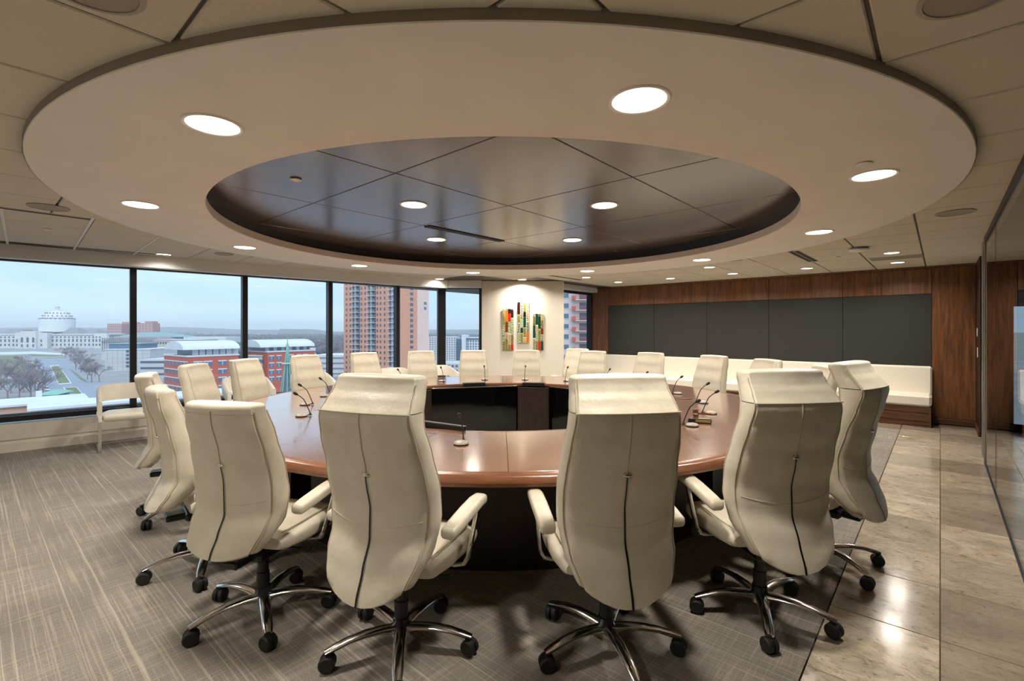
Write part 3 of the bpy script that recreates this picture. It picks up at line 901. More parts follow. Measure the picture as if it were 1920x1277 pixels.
for ang, lab in ((-133.3, 'cream chair at left in front of the brick building with white windows'),
                 (-148.9, 'cream chair before the second dark window post, wrinkled back'),
                 (-166.8, 'cream chair in front of the third window, right of the green church spire'),
                 (175.7, 'cream chair before the lower left part of the brick tower'),
                 (158.3, 'cream chair just left of the dark corner post of the windows'),
                 (142.1, 'cream chair in front of the narrow corner window, left of the column'),
                 (125.3, 'cream chair standing right before the white column with art'),
                 (104.5, 'cream chair before the short window at the walnut wall, slightly angled'),
                 (86.8, 'cream chair before the left part of the grey fabric wall'),
                 (67.6, 'cream chair before the middle of the white bench, right of three microphones'),
                 (51.2, 'cream chair before the bench, directly behind the tall chair by the gavel'),
                 (31.9, 'cream chair half hidden between the two right tall chairs')):
    chair_on('m', ang, 2.80, 0, lab)
x, y, _ = world(8.45, 1.07)
chair('m', x, y, -75, 'spare cream chair behind the others beside the white column')

# ================================================================== GUEST CHAIRS BY THE WINDOWS
def make_guest():
    t = empty('guest_chair')
    # wrap-around back band, high behind and sloping down to the arms (front = +y)
    n = 26; rings = []
    for i in range(n + 1):
        u = -1 + 2 * i / n
        a_ = u * R(118)
        # plan: straight arms, rounded back
        if abs(u) > .55:
            k = (abs(u) - .55) / .45; x = math.copysign(.285, u); y = -.06 + .34 * k
        else:
            k = u / .55; x = .285 * sin(k * pi / 2); y = -.06 - .22 * cos(k * pi / 2)
        nx, ny = (math.copysign(1, u), 0) if abs(u) > .55 else (sin(u / .55 * pi / 2), -cos(u / .55 * pi / 2))
        kk = max(0, (abs(u) - .35) / .65)
        top = .765 - .16 * kk ** 1.2
        bot = .55 - .13 * max(0, (abs(u) - .5) / .5)
        th = .022
        rings.append([(x - nx * th, y - ny * th, bot + .01), (x + nx * th, y + ny * th, bot + .01), (x + nx * (th + .004), y + ny * (th + .004), (top + bot) / 2), (x + nx * th, y + ny * th, top - .012), (x + nx * .008, y + ny * .008, top), (x - nx * .010, y - ny * .010, top), (x - nx * th, y - ny * th, top - .014)])
    MB().loft(rings).obj('back_band', 'guest_vinyl', t, angle=50)
    rings = []
    for y, w, z0, z1 in ((-.24, .16, .375, .43), (-.20, .22, .355, .44), (-.05, .262, .35, .446), (.15, .262, .35, .448), (.26, .255, .355, .442), (.285, .24, .37, .425)):
        rings.append([(w * math.copysign(abs(cos(a_)) ** .3, cos(a_)), y, (z0 + z1) / 2 + (z1 - z0) / 2 * math.copysign(abs(sin(a_)) ** .5, sin(a_))) for a_ in [2 * pi * k / 24 for k in range(24)]])
    MB().loft(rings).obj('seat', 'guest_vinyl', t, angle=60)
    for sg in (-1, 1):
        MB().cbox(sg * .285 - .020, sg * .285 + .020, -.22, .285, .355, .43, .008).obj('side_rail', 'guest_vinyl', t)
        x0 = sg * .285
        fr = MB().cbox(x0 - .016, x0 + .016, .262, .275, 0.012, .40, .002).cbox(x0 - .016, x0 + .016, -.26, .275, 0, .013, .002)
        fr.obj('sled_leg', 'chrome', t)
    MB().cbox(-.265, .265, -.27, -.226, 0, .013, .002).obj('cross_bar', 'chrome', t)
    return t
g0 = make_guest()
gl = [(1.36, 'white tub chair with chrome sled base, fully seen by the first window', 0),
      (2.70, 'white tub chair by the second window, its back between two cream chairs', 0),
      (3.62, 'white tub chair by the third window beside the church spire', 0),
      (5.05, 'white tub chair at the window below the brick tower', 0),
      (6.00, 'white tub chair in the window corner beside the dark corner post', 0)]
for i, (y, lab, tw) in enumerate(gl):
    o = g0 if i == 0 else dup(g0, (0, 0, 0), 0)
    o.location = (wx(y) + .52, y, 0); o.rotation_euler = (0, 0, R(-90 - 6.4 + tw))
    tag(o, lab, 'chair', 'white tub chairs by the windows')

# ================================================================== RING TABLE
TH = .735
RO, RI = 2.62, 1.555
tb = tag(empty('conference_table', (TC[0], TC[1], 0)), 'huge ring shaped walnut conference table with an open black centre', 'table')
NL = 10
seg = 2 * pi / NL
leaf = MB().ring(RI + .035, RO - .075, TH - .03, TH, 14, -seg / 2 + .0006, seg / 2 - .0006, b=.0008).xf(lambda p: (p[0], p[1], p[2])).mesh('table_leaf', 'table_veneer')
for k in range(NL):
    link('table_leaf', leaf, tb, (0, 0, 0), R(-47) + seg * (k + .5))
MB().lathe([(RO - .075, TH - .02), (RO - .075, TH), (RO - .03, TH), (RO - .018, TH - .004), (RO - .010, TH - .012), (RO, TH - .030), (RO, TH - .040), (RO - .012, TH - .048), (RO - .016, TH - .062), (RO - .06, TH - .066), (RO - .2, TH - .066)], 160).obj('outer_edge', 'table_edge', tb)
MB().lathe([(RI + .2, TH - .045), (RI + .01, TH - .045), (RI, TH - .035), (RI, TH - .008), (RI + .008, TH), (RI + .035, TH), (RI + .035, TH - .02)], 120).obj('inner_edge', 'table_edge', tb)
MB().ring(RI + .06, RO - .25, TH - .10, TH - .046, 96).obj('sub_frame', 'walnut_dark', tb)
for k in range(4):
    c_ = -48 + 90 * k
    pe = MB().ring(1.72, 2.08, 0.0, TH - .09, 20, R(c_ - 40), R(c_ + 40)).obj('pedestal', 'walnut_dark', tb)
    for q in range(1, 4):
        aa = R(c_ - 40 + 20 * q)
        MB().ring(2.079, 2.083, .02, TH - .1, 1, aa - .0012, aa + .0012).obj('joint_strip', 'zip_black', pe)
def place(mb, ca, rr=1.50):
    c2, s2 = cos(ca), sin(ca)
    return mb.xf(lambda p: (c2 * (rr + p[1]) - s2 * p[0], s2 * (rr + p[1]) + c2 * p[0], p[2]))
for deg, top in ((147.5, .70), (87.5, .70), (27.5, .70), (-80, .768), (-152, .70)):
    ca = R(deg)
    tv = place(MB().cbox(-.60, .60, -.005, .030, .08, top, .004), ca, 1.45).obj('display', 'black_plastic', tb)
    place(MB().box(-.585, .585, -.0075, -.0045, .10, top - .015), ca, 1.45).obj('screen', 'screen_gloss', tv)
    place(MB().cbox(-.60, .60, -.006, .004, top - .006, top + .001, .001), ca, 1.45).obj('silver_trim', 'brushed_metal', tv)
for deg in (147.5, 117.5):
    place(MB().cbox(-.15, .15, .004, .09, TH - .035, TH + .012, .004), R(deg), 1.50).obj('cable_tray', 'black_plastic', tb)
for deg in (117.5, 57.5, -3, -50, -118, 178):
    place(MB().cbox(-.21, .21, .0, .14, 0, TH - .05, .003), R(deg), 1.50).obj('inner_pedestal', 'walnut_dark', tb)
MB().ring(1.66, 1.70, 0, TH - .05, 96).obj('inner_apron', 'black_plastic', tb)
# flush cable hatches in the top: thin dark outlines
for deg in (-127.4, -107.8, -55.3, 15.8, 34, 53.6):
    a_ = R(deg - 11); hm = MB()
    for x0, x1, y0, y1 in ((-.09, .09, -.055, -.052), (-.09, .09, .052, .055), (-.09, -.087, -.052, .052), (.087, .09, -.052, .052)):
        hm.box(x0, x1, y0, y1, TH - .002, TH + .0006)
    hm.xf(lambda p: (cos(a_) * (1.76 + p[1]) - sin(a_) * p[0], sin(a_) * (1.76 + p[1]) + cos(a_) * p[0], p[2])).obj('cable_hatch', 'black_plastic', tb)

# ================================================================== MICROPHONES
def make_mic():
    t = empty('microphone')      # +y points to the seat
    MB().lathe([(0, .022), (.030, .021), (.042, .016), (.047, .008), (.047, .002), (.044, 0), (0, 0)], 28, sx=1.0, sy=1.0).obj('base', 'mic_grey', t)
    MB().lathe([(.0475, .001), (.0485, .001), (.0485, .006), (.0475, .006)], 28).obj('base_ring', 'black_plastic', t)
    MB().lathe([(0, .024), (.006, .024), (.009, .014), (.014, .010), (.014, .004), (0, .004)], 14, (0, -.068, 0)).tube([(0, -.068, .006), (0, -.04, .007)], .004, 6).obj('swivel', 'black_plastic', t)
    pts = [(0, -.068, .015), (0, -.052, .06), (0, -.034, .105), (0, -.016, .140), (0, .008, .163), (0, .030, .180)]
    MB().tube(pts, .0040, 8).obj('gooseneck', 'black_plastic', t)
    MB().tube([(0, .028, .179), (0, .036, .184), (0, .050, .193), (0, .060, .199), (0, .064, .202)], [.006, .011, .0125, .010, .004], 10).obj('mic_head', 'black_rubber', t)
    return t
mic0 = make_mic()
mics = [(-107.8, 1.93, 'black gooseneck microphone with grey base on the window side, nearest there'),
        (-127.4, 1.93, 'black gooseneck microphone on the window side, second nearest there'),
        (-145, 1.95, 'gooseneck microphone partly hidden behind the tall chair, third on window side'),
        (-163, 1.95, 'gooseneck microphone seen against the third window post'),
        (177, 1.95, 'gooseneck microphone just above the left tall chair of the front pair'),
        (158.7, 1.95, 'gooseneck microphone at the far table side, under the corner post'),
        (140.6, 1.97, 'gooseneck microphone at the far table side, left of the column'),
        (123.6, 1.97, 'gooseneck microphone at the far table side, before the column centre'),
        (106, 1.97, 'gooseneck microphone at the far table side, below the short window'),
        (88, 1.97, 'gooseneck microphone before the left end of the bench'),
        (71, 1.97, 'gooseneck microphone rising just behind the right tall chair of the front pair'),
        (53.6, 1.98, 'gooseneck microphone farthest from the gavel in the right row of four'),
        (34.0, 1.97, 'gooseneck microphone in the right row, second behind the gavel'),
        (15.8, 1.98, 'gooseneck microphone in the right row, just behind the gavel'),
        (-2.8, 1.99, 'gooseneck microphone in the right row, in front of the gavel'),
        (-55.3, 1.98, 'gooseneck microphone alone between the two near tall chairs')]
for i, (ang, r, lab) in enumerate(mics):
    o = mic0 if i == 0 else dup(mic0, (0, 0, 0), 0)
    o.location = (TC[0] + r * cos(R(ang)), TC[1] + r * sin(R(ang)), TH + .0015); o.rotation_euler = (0, 0, R(ang - 90))
    tag(o, lab, 'microphone', 'gooseneck microphones on the ring table')

# gavel and its block
x, y, _ = on_plane(1312, 792, TH)
bl = tag(empty('gavel_block', (x, y, TH + .0015), R(20)), 'black gavel block with an engraved brass plate', 'block')
MB().cbox(-.085, .085, -.045, .045, 0, .030, .006).obj('plinth', 'black_plastic', bl)
MB().cbox(-.030, .078, -.0472, -.044, .006, .026, .0008).obj('nameplate', 'brass', bl)
MB().cbox(-.06, .08, -.036, .010, .0295, .0325, .001).obj('top_plate', 'brass', bl)
gv = tag(empty('gavel', (x - .035, y + .005, TH + .0325), R(20)), 'wooden gavel with silver band lying on its block', 'gavel')
MB().lathe([(0, 0), (.020, 0), (.024, .006), (.018, .012), (.022, .018), (.022, .046), (.018, .052), (.024, .058), (.020, .066), (0, .066)], 20).obj('head', 'gavel_wood', gv)
MB().lathe([(.0222, .025), (.0228, .025), (.0228, .039), (.0222, .039)], 20).obj('band', 'chrome', gv)
MB().tube([(.018, .002, .032), (.06, .010, .032), (.11, .022, .028), (.14, .029, .024)], [.006, .008, .009, .005], 8).obj('handle', 'gavel_wood', gv)
x, y, _ = on_plane(1288, 749, TH)
pn = tag(empty('pen', (x, y, TH), R(55)), 'dark pen lying on the table beyond the gavel', 'pen')
MB().tube([(-.06, 0, .005), (.05, 0, .005)], .0045, 8).obj('barrel', 'gavel_wood', pn)
MB().tube([(.05, 0, .005), (.062, 0, .005)], [.0045, .001], 8).obj('tip', 'black_plastic', pn)

# ================================================================== BENCH AND SIDE TABLES
be = tag(empty('banquette', (0, 0, 0)), 'long built-in bench with white cushions on a walnut base under the grey panels', 'bench')
bx0, bx1 = -5.84, -.10
MB().cbox(bx0, bx1, 9.50, YB - .01, 0.0, .30, .003).obj('base', 'walnut_bench', be)
for k in range(5):
    MB().cbox(jx[k] + .004, jx[k + 1] - .004, 9.478, 9.50, .085, .205, .003).obj('base_panel', 'walnut_bench', be)
MB().cbox(bx0, bx1, 9.472, 9.50, .212, .302, .003).obj('top_rail', 'walnut_bench', be)
MB().cbox(bx1 - .022, bx1, 9.470, YB - .01, 0, .302, .002).obj('end_panel', 'walnut_bench', be)
MB().cbox(bx0, bx1 + .006, 9.46, 9.92, .304, .475, .03).obj('seat_cushion', 'cushion_fabric', be)
MB().cbox(bx0, bx1 + .006, 9.88, YB - .005, .44, .885, .022).obj('back_cushion', 'cushion_fabric', be)

x, y, _ = on_plane(1545, 744, .50)
st = tag(empty('side_table', (x, y, 0)), 'round brown topped side table in front of the bench, right end', 'table')
MB().lathe([(0, .475), (.20, .475), (.215, .485), (.215, .500), (.205, .507), (0, .507)], 36).obj('table_top', 'table_edge', st)
MB().lathe([(0.17, .0), (.17, .475)], 36).lathe([(0, .0), (.17, 0)], 36).obj('drum', 'walnut_dark', st)
x, y, _ = world(9.9, 1.93)
st = tag(empty('side_table', (x, y, 0)), 'square dark topped side table at the left end of the bench', 'table')
MB().cbox(-.19, .19, -.19, .19, .52, .55, .004).obj('table_top', 'black_plastic', st)
for sx in (-1, 1):
    for sy in (-1, 1):
        MB().cbox(sx * .165 - .014, sx * .165 + .014, sy * .165 - .014, sy * .165 + .014, 0, .52, .002).obj('leg', 'chrome', st)

# ================================================================== MOSAIC ART ON THE COLUMN
ART = [((118, 58, 22), (214, 130, 34), (24, 74, 58), (240, 226, 180), (150, 120, 70), (96, 134, 92), (190, 160, 96), (64, 22, 20), (200, 48, 30)), ]
artcols = {}
for c in ((118, 58, 22), (206, 124, 40), (22, 70, 56), (244, 234, 200), (150, 120, 66), (92, 132, 88), (196, 166, 98), (58, 22, 22), (196, 46, 28), (60, 100, 78)):
    artcols[c] = plain('art_glass_%d' % len(artcols), c, 0.15, spec=0.6, var=.15, scale=40)
acols = list(artcols.values())
def art(px0, px1, py0, py1, lab, seed):
    d = 9.86
    l0, l1 = (px0 - CX) / F * d, (px1 - CX) / F * d
    z0, z1 = EYE - (py1 - HY) * d / F, EYE - (py0 - HY) * d / F
    o = empty('wall_art', world(d, (l0 + l1) / 2), YAW); tag(o, lab, 'wall art', 'mosaic glass panels on the column')
    wd = l1 - l0
    MB().cbox(-wd / 2, wd / 2, -.006, .004, z0, z1, .002).obj('backing_glass', 'white_plastic', o)
    for sx in (-.6, .6):
        for zz in (z0 + .1, z1 - .1):
            MB().box(sx * wd / 2 - .008, sx * wd / 2 + .008, .003, .02, zz - .008, zz + .008).obj('standoff', 'chrome', o)
    rnd = random.Random(seed)
    ncol = 4
    for c in range(ncol):
        x0 = -wd / 2 + wd * c / ncol; x1 = x0 + wd / ncol
        z = z0
        while z < z1 - .02:
            solid = rnd.random() < .30
            h = min(rnd.uniform(.10, .26), z1 - z)
            if solid:
                MB().cbox(x0 + .002, x1 - .002, -.011, -.005, z + .002, z + h - .002, .001).obj('glass_strip', acols[rnd.choice((0, 1, 2, 2, 7, 8))], o)
            else:
                base = rnd.choice(((2, 3), (5, 6), (4, 3), (9, 6), (3, 5)))
                MB().cbox(x0 + .002, x1 - .002, -.010, -.005, z + .002, z + h - .002, .001).obj('glass_strip', acols[base[1]], o)
                k = 0
                zz = z + .006
                bars = MB()
                while zz < z + h - .016:
                    e = rnd.uniform(0, .25) * wd / ncol
                    bars.box(x0 + .004 + (e if k % 2 else 0), x1 - .004 - (0 if k % 2 else e), -.013, -.009, zz, zz + .012)
                    zz += .026; k += 1
                if bars.v:
                    q = bars.obj('glass_bars', acols[base[0]], o); q['kind'] = 'stuff'
            z += h
art(942, 963, 579, 657, 'leftmost of the three mosaic glass panels on the white column', 11)
art(970, 992, 566, 643, 'middle and highest of the three mosaic glass panels on the column', 5)
art(999, 1019, 588, 657, 'rightmost of the three mosaic glass panels on the white column', 23)

# ================================================================== THE CITY OUTSIDE
GZ = -30.0
plain('asphalt', (140, 146, 158), 0.9, scale=.2, var=.08)
plain('lawn', (112, 118, 84), 0.95, scale=.08, var=.2)
plain('kerb_pale', (196, 198, 200), 0.9)
plain('town_ground', (146, 144, 146), 0.95, scale=.03, var=.25)
plain('hill_woods', (100, 106, 112), 0.95, scale=.01, var=.2)
plain('woodland', (92, 88, 94), 0.95, scale=.05, var=.3)
plain('bark', (142, 132, 138), 0.95)
plain('stone_white', (206, 206, 207), 0.8, scale=.1, var=.05)
plain('scaffold_white', (218, 219, 221), 0.8)
plain('roof_green', (128, 156, 156), 0.6)
plain('roof_white', (202, 207, 212), 0.7, scale=.2)
plain('concrete', (186, 188, 190), 0.8, scale=.2)
plain('concrete_dark', (134, 136, 142), 0.8, scale=.2)
plain('mansard', (146, 128, 134), 0.8)
plain('sandstone', (188, 178, 164), 0.85, scale=.3)
plain('red_brick', (186, 96, 80), 0.85, scale=2, var=.1)
plain('tower_brick', (212, 152, 126), 0.85, scale=.5, var=.06)
plain('tower_pale', (226, 196, 184), 0.85, scale=.5, var=.04)
plain('grey_brick', (206, 198, 192), 0.85, scale=3, var=.12)
plain('near_brick', (196, 160, 142), 0.85, scale=2, var=.06)
plain('pink_block', (178, 132, 128), 0.85)
plain('city_glass', (92, 116, 140), 0.15, spec=.6)
plain('dark_glass', (86, 94, 108), 0.2, spec=.6)
plain('rail_red', (196, 92, 84), 0.6)
plain('copper_green', (126, 176, 160), 0.6)
plain('car_white', (228, 230, 232), 0.3)
plain('car_blue', (70, 96, 150), 0.3)

gmb = MB()
gmb.loft([[(r * cos(2 * pi * i / 48), r * sin(2 * pi * i / 48), GZ) for i in range(48)] for r in (20, 9000)], False, False)
struct(gmb, 'ground', 'town_ground')
def ground_patch(pxs, name, mat, dz):
    pts = [on_plane(px, py, GZ) for px, py in pxs]
    mb = MB().prism([(p[0], p[1]) for p in pts], GZ + .01, GZ + dz)
    me = mb.mesh(name, mat, smooth=False)
    o = link(name, me); o['kind'] = 'structure'
    return o
ground_patch([(60, 674), (122, 674), (178, 722), (206, 757), (96, 757), (86, 712)], 'road', 'asphalt', .10)
ground_patch([(-60, 662), (64, 659), (140, 664), (140, 666.5), (60, 664), (-60, 666)], 'road', 'kerb_pale', .14)
ground_patch([(-60, 720), (210, 718), (210, 723), (-60, 726)], 'road', 'asphalt', .08)
for k, p in enumerate(([(92.7, 686), (109, 684), (135, 719.4), (110, 721.4)], [(117.7, 727), (143.7, 726), (159, 742.5), (134, 744.5)])):
    ground_patch(p, 'kerb', 'kerb_pale', .16)
    cx_ = sum(q[0] for q in p) / 4; cy_ = sum(q[1] for q in p) / 4
    ground_patch([(cx_ + (q[0] - cx_) * .84, cy_ + (q[1] - cy_) * .90) for q in p], 'lawn', 'lawn', .22)
for p in ([(-60, 668), (30, 667), (44, 672), (60, 690), (70, 700), (-60, 708)], [(50, 661), (104, 663), (118, 666), (100, 668.5), (60, 668)], [(-60, 712), (48, 711), (55, 716), (-60, 719)], [(128, 690), (150, 705), (166, 718), (150, 712)]):
    ground_patch(p, 'lawn', 'lawn', .12)

# hills on the skyline
def hill(d, l0, l1, h, seed, name):
    rnd = random.Random(seed); n = 60; rows = []
    ph = [rnd.uniform(0, 6.28) for _ in range(4)]
    for k, (dd, hh) in enumerate(((0, 0), (d * .10, .55), (d * .22, 1.0), (d * .5, .8))):
        row = []
        for i in range(n + 1):
            u = i / n; l = l0 + (l1 - l0) * u
            z = h * hh * (.62 + .22 * sin(u * 7 + ph[0]) + .12 * sin(u * 17 + ph[1]) + .05 * sin(u * 43 + ph[2]))
            x, y, _ = world(d + dd, l * (1 + dd / d)); row.append((x, y, GZ + max(0, z)))
        rows.append(row)
    o = MB().loft(rows, False, False, closed=False).obj(name, 'hill_woods'); o['kind'] = 'structure'
hill(3400, -5200, 800, 72, 2, 'hill'); hill(2300, -3600, -1500, 40, 9, 'hill'); hill(2500, -1200, 200, 42, 4, 'hill')

# woods and houses of the suburbs: beyond counting
def blob(mb, x, y, z, r, h, rnd):
    t = (1 + sqrt(5)) / 2; s_ = 1 / sqrt(1 + t * t)
    base = [(-1, t, 0), (1, t, 0), (-1, -t, 0), (1, -t, 0), (0, -1, t), (0, 1, t), (0, -1, -t), (0, 1, -t), (t, 0, -1), (t, 0, 1), (-t, 0, -1), (-t, 0, 1)]
    fs = [(0, 11, 5), (0, 5, 1), (0, 1, 7), (0, 7, 10), (0, 10, 11), (1, 5, 9), (5, 11, 4), (11, 10, 2), (10, 7, 6), (7, 1, 8), (3, 9, 4), (3, 4, 2), (3, 2, 6), (3, 6, 8), (3, 8, 9), (4, 9, 5), (2, 4, 11), (6, 2, 10), (8, 6, 7), (9, 8, 1)]
    mb.add([(x + q[0] * s_ * r * rnd.uniform(.75, 1.2), y + q[1] * s_ * r * rnd.uniform(.75, 1.2), z + h * .55 + q[2] * s_ * h * .5 * rnd.uniform(.8, 1.15)) for q in base], fs)
rnd = random.Random(5)
wd = MB(); hs = MB()
for k in range(2600):
    d = rnd.uniform(520, 2300); px = rnd.choice((rnd.uniform(255, 470), rnd.uniform(430, 660), rnd.uniform(790, 920)))
    if px < 300 and d < 1100: continue
    if px < 440 and d < 760: continue
    if 330 < px < 440 and d < 800: continue
    x, y, _ = world(d, (px - CX) / F * d)
    if rnd.random() < .86:
        blob(wd, x, y, GZ, rnd.uniform(5, 10), rnd.uniform(9, 16), rnd)
    else:
        w_, h_ = rnd.uniform(5, 12), rnd.uniform(5, 9)
        hs.box(x - w_, x + w_, y - w_ * .6, y + w_ * .6, GZ, GZ + h_)
o = wd.obj('woodland', 'woodland', smooth=False); tag(o, 'bare purple grey woods spreading to the skyline', 'woods', kind='stuff')
o = hs.obj('suburb_houses', 'roof_white', smooth=False); tag(o, 'scattered pale houses among the distant woods', 'houses', kind='stuff')

# bare street trees
def make_tree(seed):
    rnd = random.Random(seed)
    t = empty('bare_tree'); mb = MB()
    def branch(p, dr, L, r, lev):
        q = tuple(p[k] + dr[k] * L for k in range(3))
        m_ = tuple((p[k] + q[k]) / 2 + rnd.uniform(-.04, .04) * L for k in range(3))
        mb.tube([p, m_, q], [r, r * .8, r * .55], 4 if lev else 3)
        if lev == 0: return
        for _ in range(4 if lev > 1 else 5):
            nd = [dr[k] + rnd.uniform(-.75, .75) for k in range(3)]; nd[2] = abs(nd[2]) * .8 + .12
            n_ = sqrt(sum(v * v for v in nd)); nd = [v / n_ for v in nd]
            s_ = rnd.uniform(.55, 1.0); st = tuple(p[k] + dr[k] * L * s_ for k in range(3))
            branch(st, nd, L * rnd.uniform(.55, .78), r * .55, lev - 1)
    MB().tube([(0, 0, -.3), (0, 0, 1.2), (.1, 0, 3.0)], [.32, .26, .20], 7).obj('trunk', 'bark', t)
    for _ in range(5):
        a_ = rnd.uniform(0, 6.28); branch((0.05, 0, rnd.uniform(2.0, 3.0)), (cos(a_) * .6, sin(a_) * .6, .75), 3.3, .15, 3)
    q = mb.obj('branches', 'bark', t, smooth=False); q['kind'] = 'stuff'
    return t
protos = [make_tree(1), make_tree(2)]
trees = [(6, 697), (22, 703), (36, 700), (48, 710), (12, 716), (30, 727), (56, 722), (66, 733), (74, 727), (80, 744), (58, 746), (36, 748), (14, 747), (84, 722),
         (122, 672), (132, 676), (141, 681), (134, 667), (150, 688), (158, 696), (168, 704), (148, 676), (178, 706), (186, 716), (66, 707),
         (-6, 708), (2, 731), (20, 738), (44, 736), (70, 748), (50, 728), (28, 714), (62, 697), (42, 690), (-4, 748), (125, 664), (140, 670), (152, 698), (164, 712), (160, 683), (142, 693), (172, 717), (155, 671), (116, 668)]
def ordinal(n):
    ones = ('', 'first', 'second', 'third', 'fourth', 'fifth', 'sixth', 'seventh', 'eighth', 'ninth', 'tenth', 'eleventh', 'twelfth', 'thirteenth', 'fourteenth', 'fifteenth', 'sixteenth', 'seventeenth', 'eighteenth', 'nineteenth')
    if n < 20: return ones[n]
    return 'twentieth' if n == 20 else ('twenty-' + ones[n - 20] if n < 30 else 'thirtieth')
for i, (px, py) in enumerate(trees):
    x, y, _ = on_plane(px, py, GZ)
    p_ = protos[i % 2]
    rz = i * 2.4
    o = p_ if i < 2 else dup(p_, (0, 0, 0), 0)
    o.location = (x, y, GZ); o.rotation_euler = (0, 0, rz); s_ = (1.2, 1.4, 1.1, 1.3)[i % 4]; o.scale = (s_,) * 3
    left = px < 95
    rank = sum(1 for q in trees if (q[0] < 95) == left and q < (px, py))
    word = ordinal(rank + 1)
    tag(o, ('%s bare tree from the left edge on the lawn before the domed building' if left else '%s bare tree from the left on the verge beside the pale office slab') % word, 'tree', 'bare trees left of the divided road' if left else 'bare trees right of the divided road')

# cars
def make_car(mat):
    t = empty('car')
    mb = MB().cbox(-2.1, 2.1, -.85, .85, .35, .95, .12)
    b_ = mb.obj('body', mat, t)
    MB().loft([[(-1.5, -.78, .94), (1.0, -.78, .94), (1.0, .78, .94), (-1.5, .78, .94)], [(-1.0, -.65, 1.45), (.4, -.65, 1.45), (.4, .65, 1.45), (-1.0, .65, 1.45)]]).obj('cabin', 'dark_glass', t)
    wm = MB().loft([[(.32 * cos(2 * pi * k / 12), yy, .32 + .32 * sin(2 * pi * k / 12)) for k in range(12)] for yy in (-.1, .1)]).mesh('wheel', 'black_rubber')
    for sx in (-1.3, 1.3):
        for sy in (-.8, .8): link('wheel', wm, t, (sx, sy, 0))
    return t
c0 = make_car('car_white')
pa = on_plane(93, 715, GZ); pb = on_plane(75, 690, GZ)
cang = atan2(pb[1] - pa[1], pb[0] - pa[0])
for i, (px, py) in enumerate(((76, 704), (80, 709.5), (86, 727), (89, 733), (115, 752))):
    x, y, _ = on_plane(px, py, GZ)
    o = c0 if i == 0 else dup(c0, (0, 0, 0), 0)
    o.location = (x, y, GZ + .1); o.rotation_euler = (0, 0, cang)
    tag(o, ('white parked car farthest up the left kerb of the road', 'white parked car second from the top of the left kerb', 'white parked car half way down the left kerb of the road', 'white parked car in the lower half of the left kerb', 'white car near the small stone building with the glass vault')[i], 'car', 'cars on the divided road')

# ---- buildings: local x runs right, local y away, z up from the ground
def building(name, d, px, theta, label, cat='building'):
    t = empty(name, world(d, (px - CX) / F * d, GZ), YAW + R(theta)); return tag(t, label, cat)
def zpx(py, d): return EYE - (py - HY) * d / F - GZ
def wgrid(mb, xs, zs, w, h, y=0.0, dep=.15):
    for x in xs:
        for z in zs: mb.box(x - w / 2, x + w / 2, y - dep, y + .2, z, z + h)
    return mb
def wgrid_side(mb, ys_, zs, w, h, x, dep=.15):
    for yy in ys_:
        for z in zs: mb.box(x - .2 if dep > 0 else x + dep, x + dep if dep > 0 else x + .2, yy - w / 2, yy + w / 2, z, z + h)
    return mb
def stuff(mb, name, mat, par):
    o = mb.obj(name, mat, par, smooth=False); o['kind'] = 'stuff'; return o

# domed white government building
D = 840; k = D / F
b = building('capitol_building', D, 88, 6, 'long white government building with a dome wrapped in scaffolding')
def zz(py): return zpx(py, D)
xl = (-72 - 88) * k; xr = (196 - 88) * k
MB().box(xl, xr, 0, 40, 0, zz(626)).obj('main_block', 'stone_white', b)
MB().box(-46 * k, 8 * k, -9, 30, 0, zz(623.5)).obj('centre_block', 'stone_white', b)
MB().box(-34 * k, -8 * k, -13, 20, 0, zz(621)).obj('portico', 'stone_white', b)
MB().box(xl - 2, xr + 2, -1.5, 40, zz(628), zz(626.6)).obj('cornice', 'roof_white', b)
MB().box(xr - 22 * k, xr, -6, 34, 0, zz(625)).obj('end_pavilion', 'stone_white', b)
g = MB()
for x in [(q - 88) * k for q in list(range(-60, 40, 7)) + list(range(98, 172, 7)) + [178, 184]]:
    for za, zb2 in ((631, 633.5), (636, 641), (644.5, 648.5)):
        g.box(x - 1.1, x + 1.1, -.5 if x < xr - 22 * k else -6.5, .5, zz(zb2), zz(za))
for x in [(q - 88) * k for q in (45, 86)]:
    for za, zb2 in ((636, 641), (644.5, 648.5)): g.box(x - 1.1, x + 1.1, -9.5, 0, zz(zb2), zz(za))
stuff(g, 'windows', 'dark_glass', b)
for q in (57, 66.5, 76):
    x = (q - 88) * k
    pts = [(x - 1.7, zz(641.5)), (x + 1.7, zz(641.5))] + [(x + 1.7 * cos(R(a_)), zz(634) + 1.7 * sin(R(a_))) for a_ in range(0, 181, 30)]
    MB().loft([[(p_[0], yy, p_[1]) for p_ in pts] for yy in (-13.4, -12)]).obj('arch_opening', 'dark_glass', b)
    MB().box(x - 1.3, x + 1.3, -13.4, -12, zz(650), zz(645)).obj('door_opening', 'dark_glass', b)
for q in (64, ):
    MB().box((q - 88) * k - 6, (q - 88) * k + 6, -12, -8, zz(621), zz(618.5)).obj('statue_group', 'brass', b)
dx = 0.0
MB().lathe([(24.5, zz(622)), (24.5, zz(599)), (23.5, zz(598)), (0, zz(598))], 40, (dx, 22, 0)).obj('wrapped_drum', 'scaffold_white', b)
g = MB()
for a_ in range(0, 360, 15): g.box(dx + 22.3 * cos(R(a_)) - 1.6, dx + 22.3 * cos(R(a_)) + 1.6, 22 + 22.3 * sin(R(a_)) - 1.6, 22 + 22.3 * sin(R(a_)) + 1.6, zz(597.8), zz(596.4))
stuff(g, 'drum_vents', 'dark_glass', b)
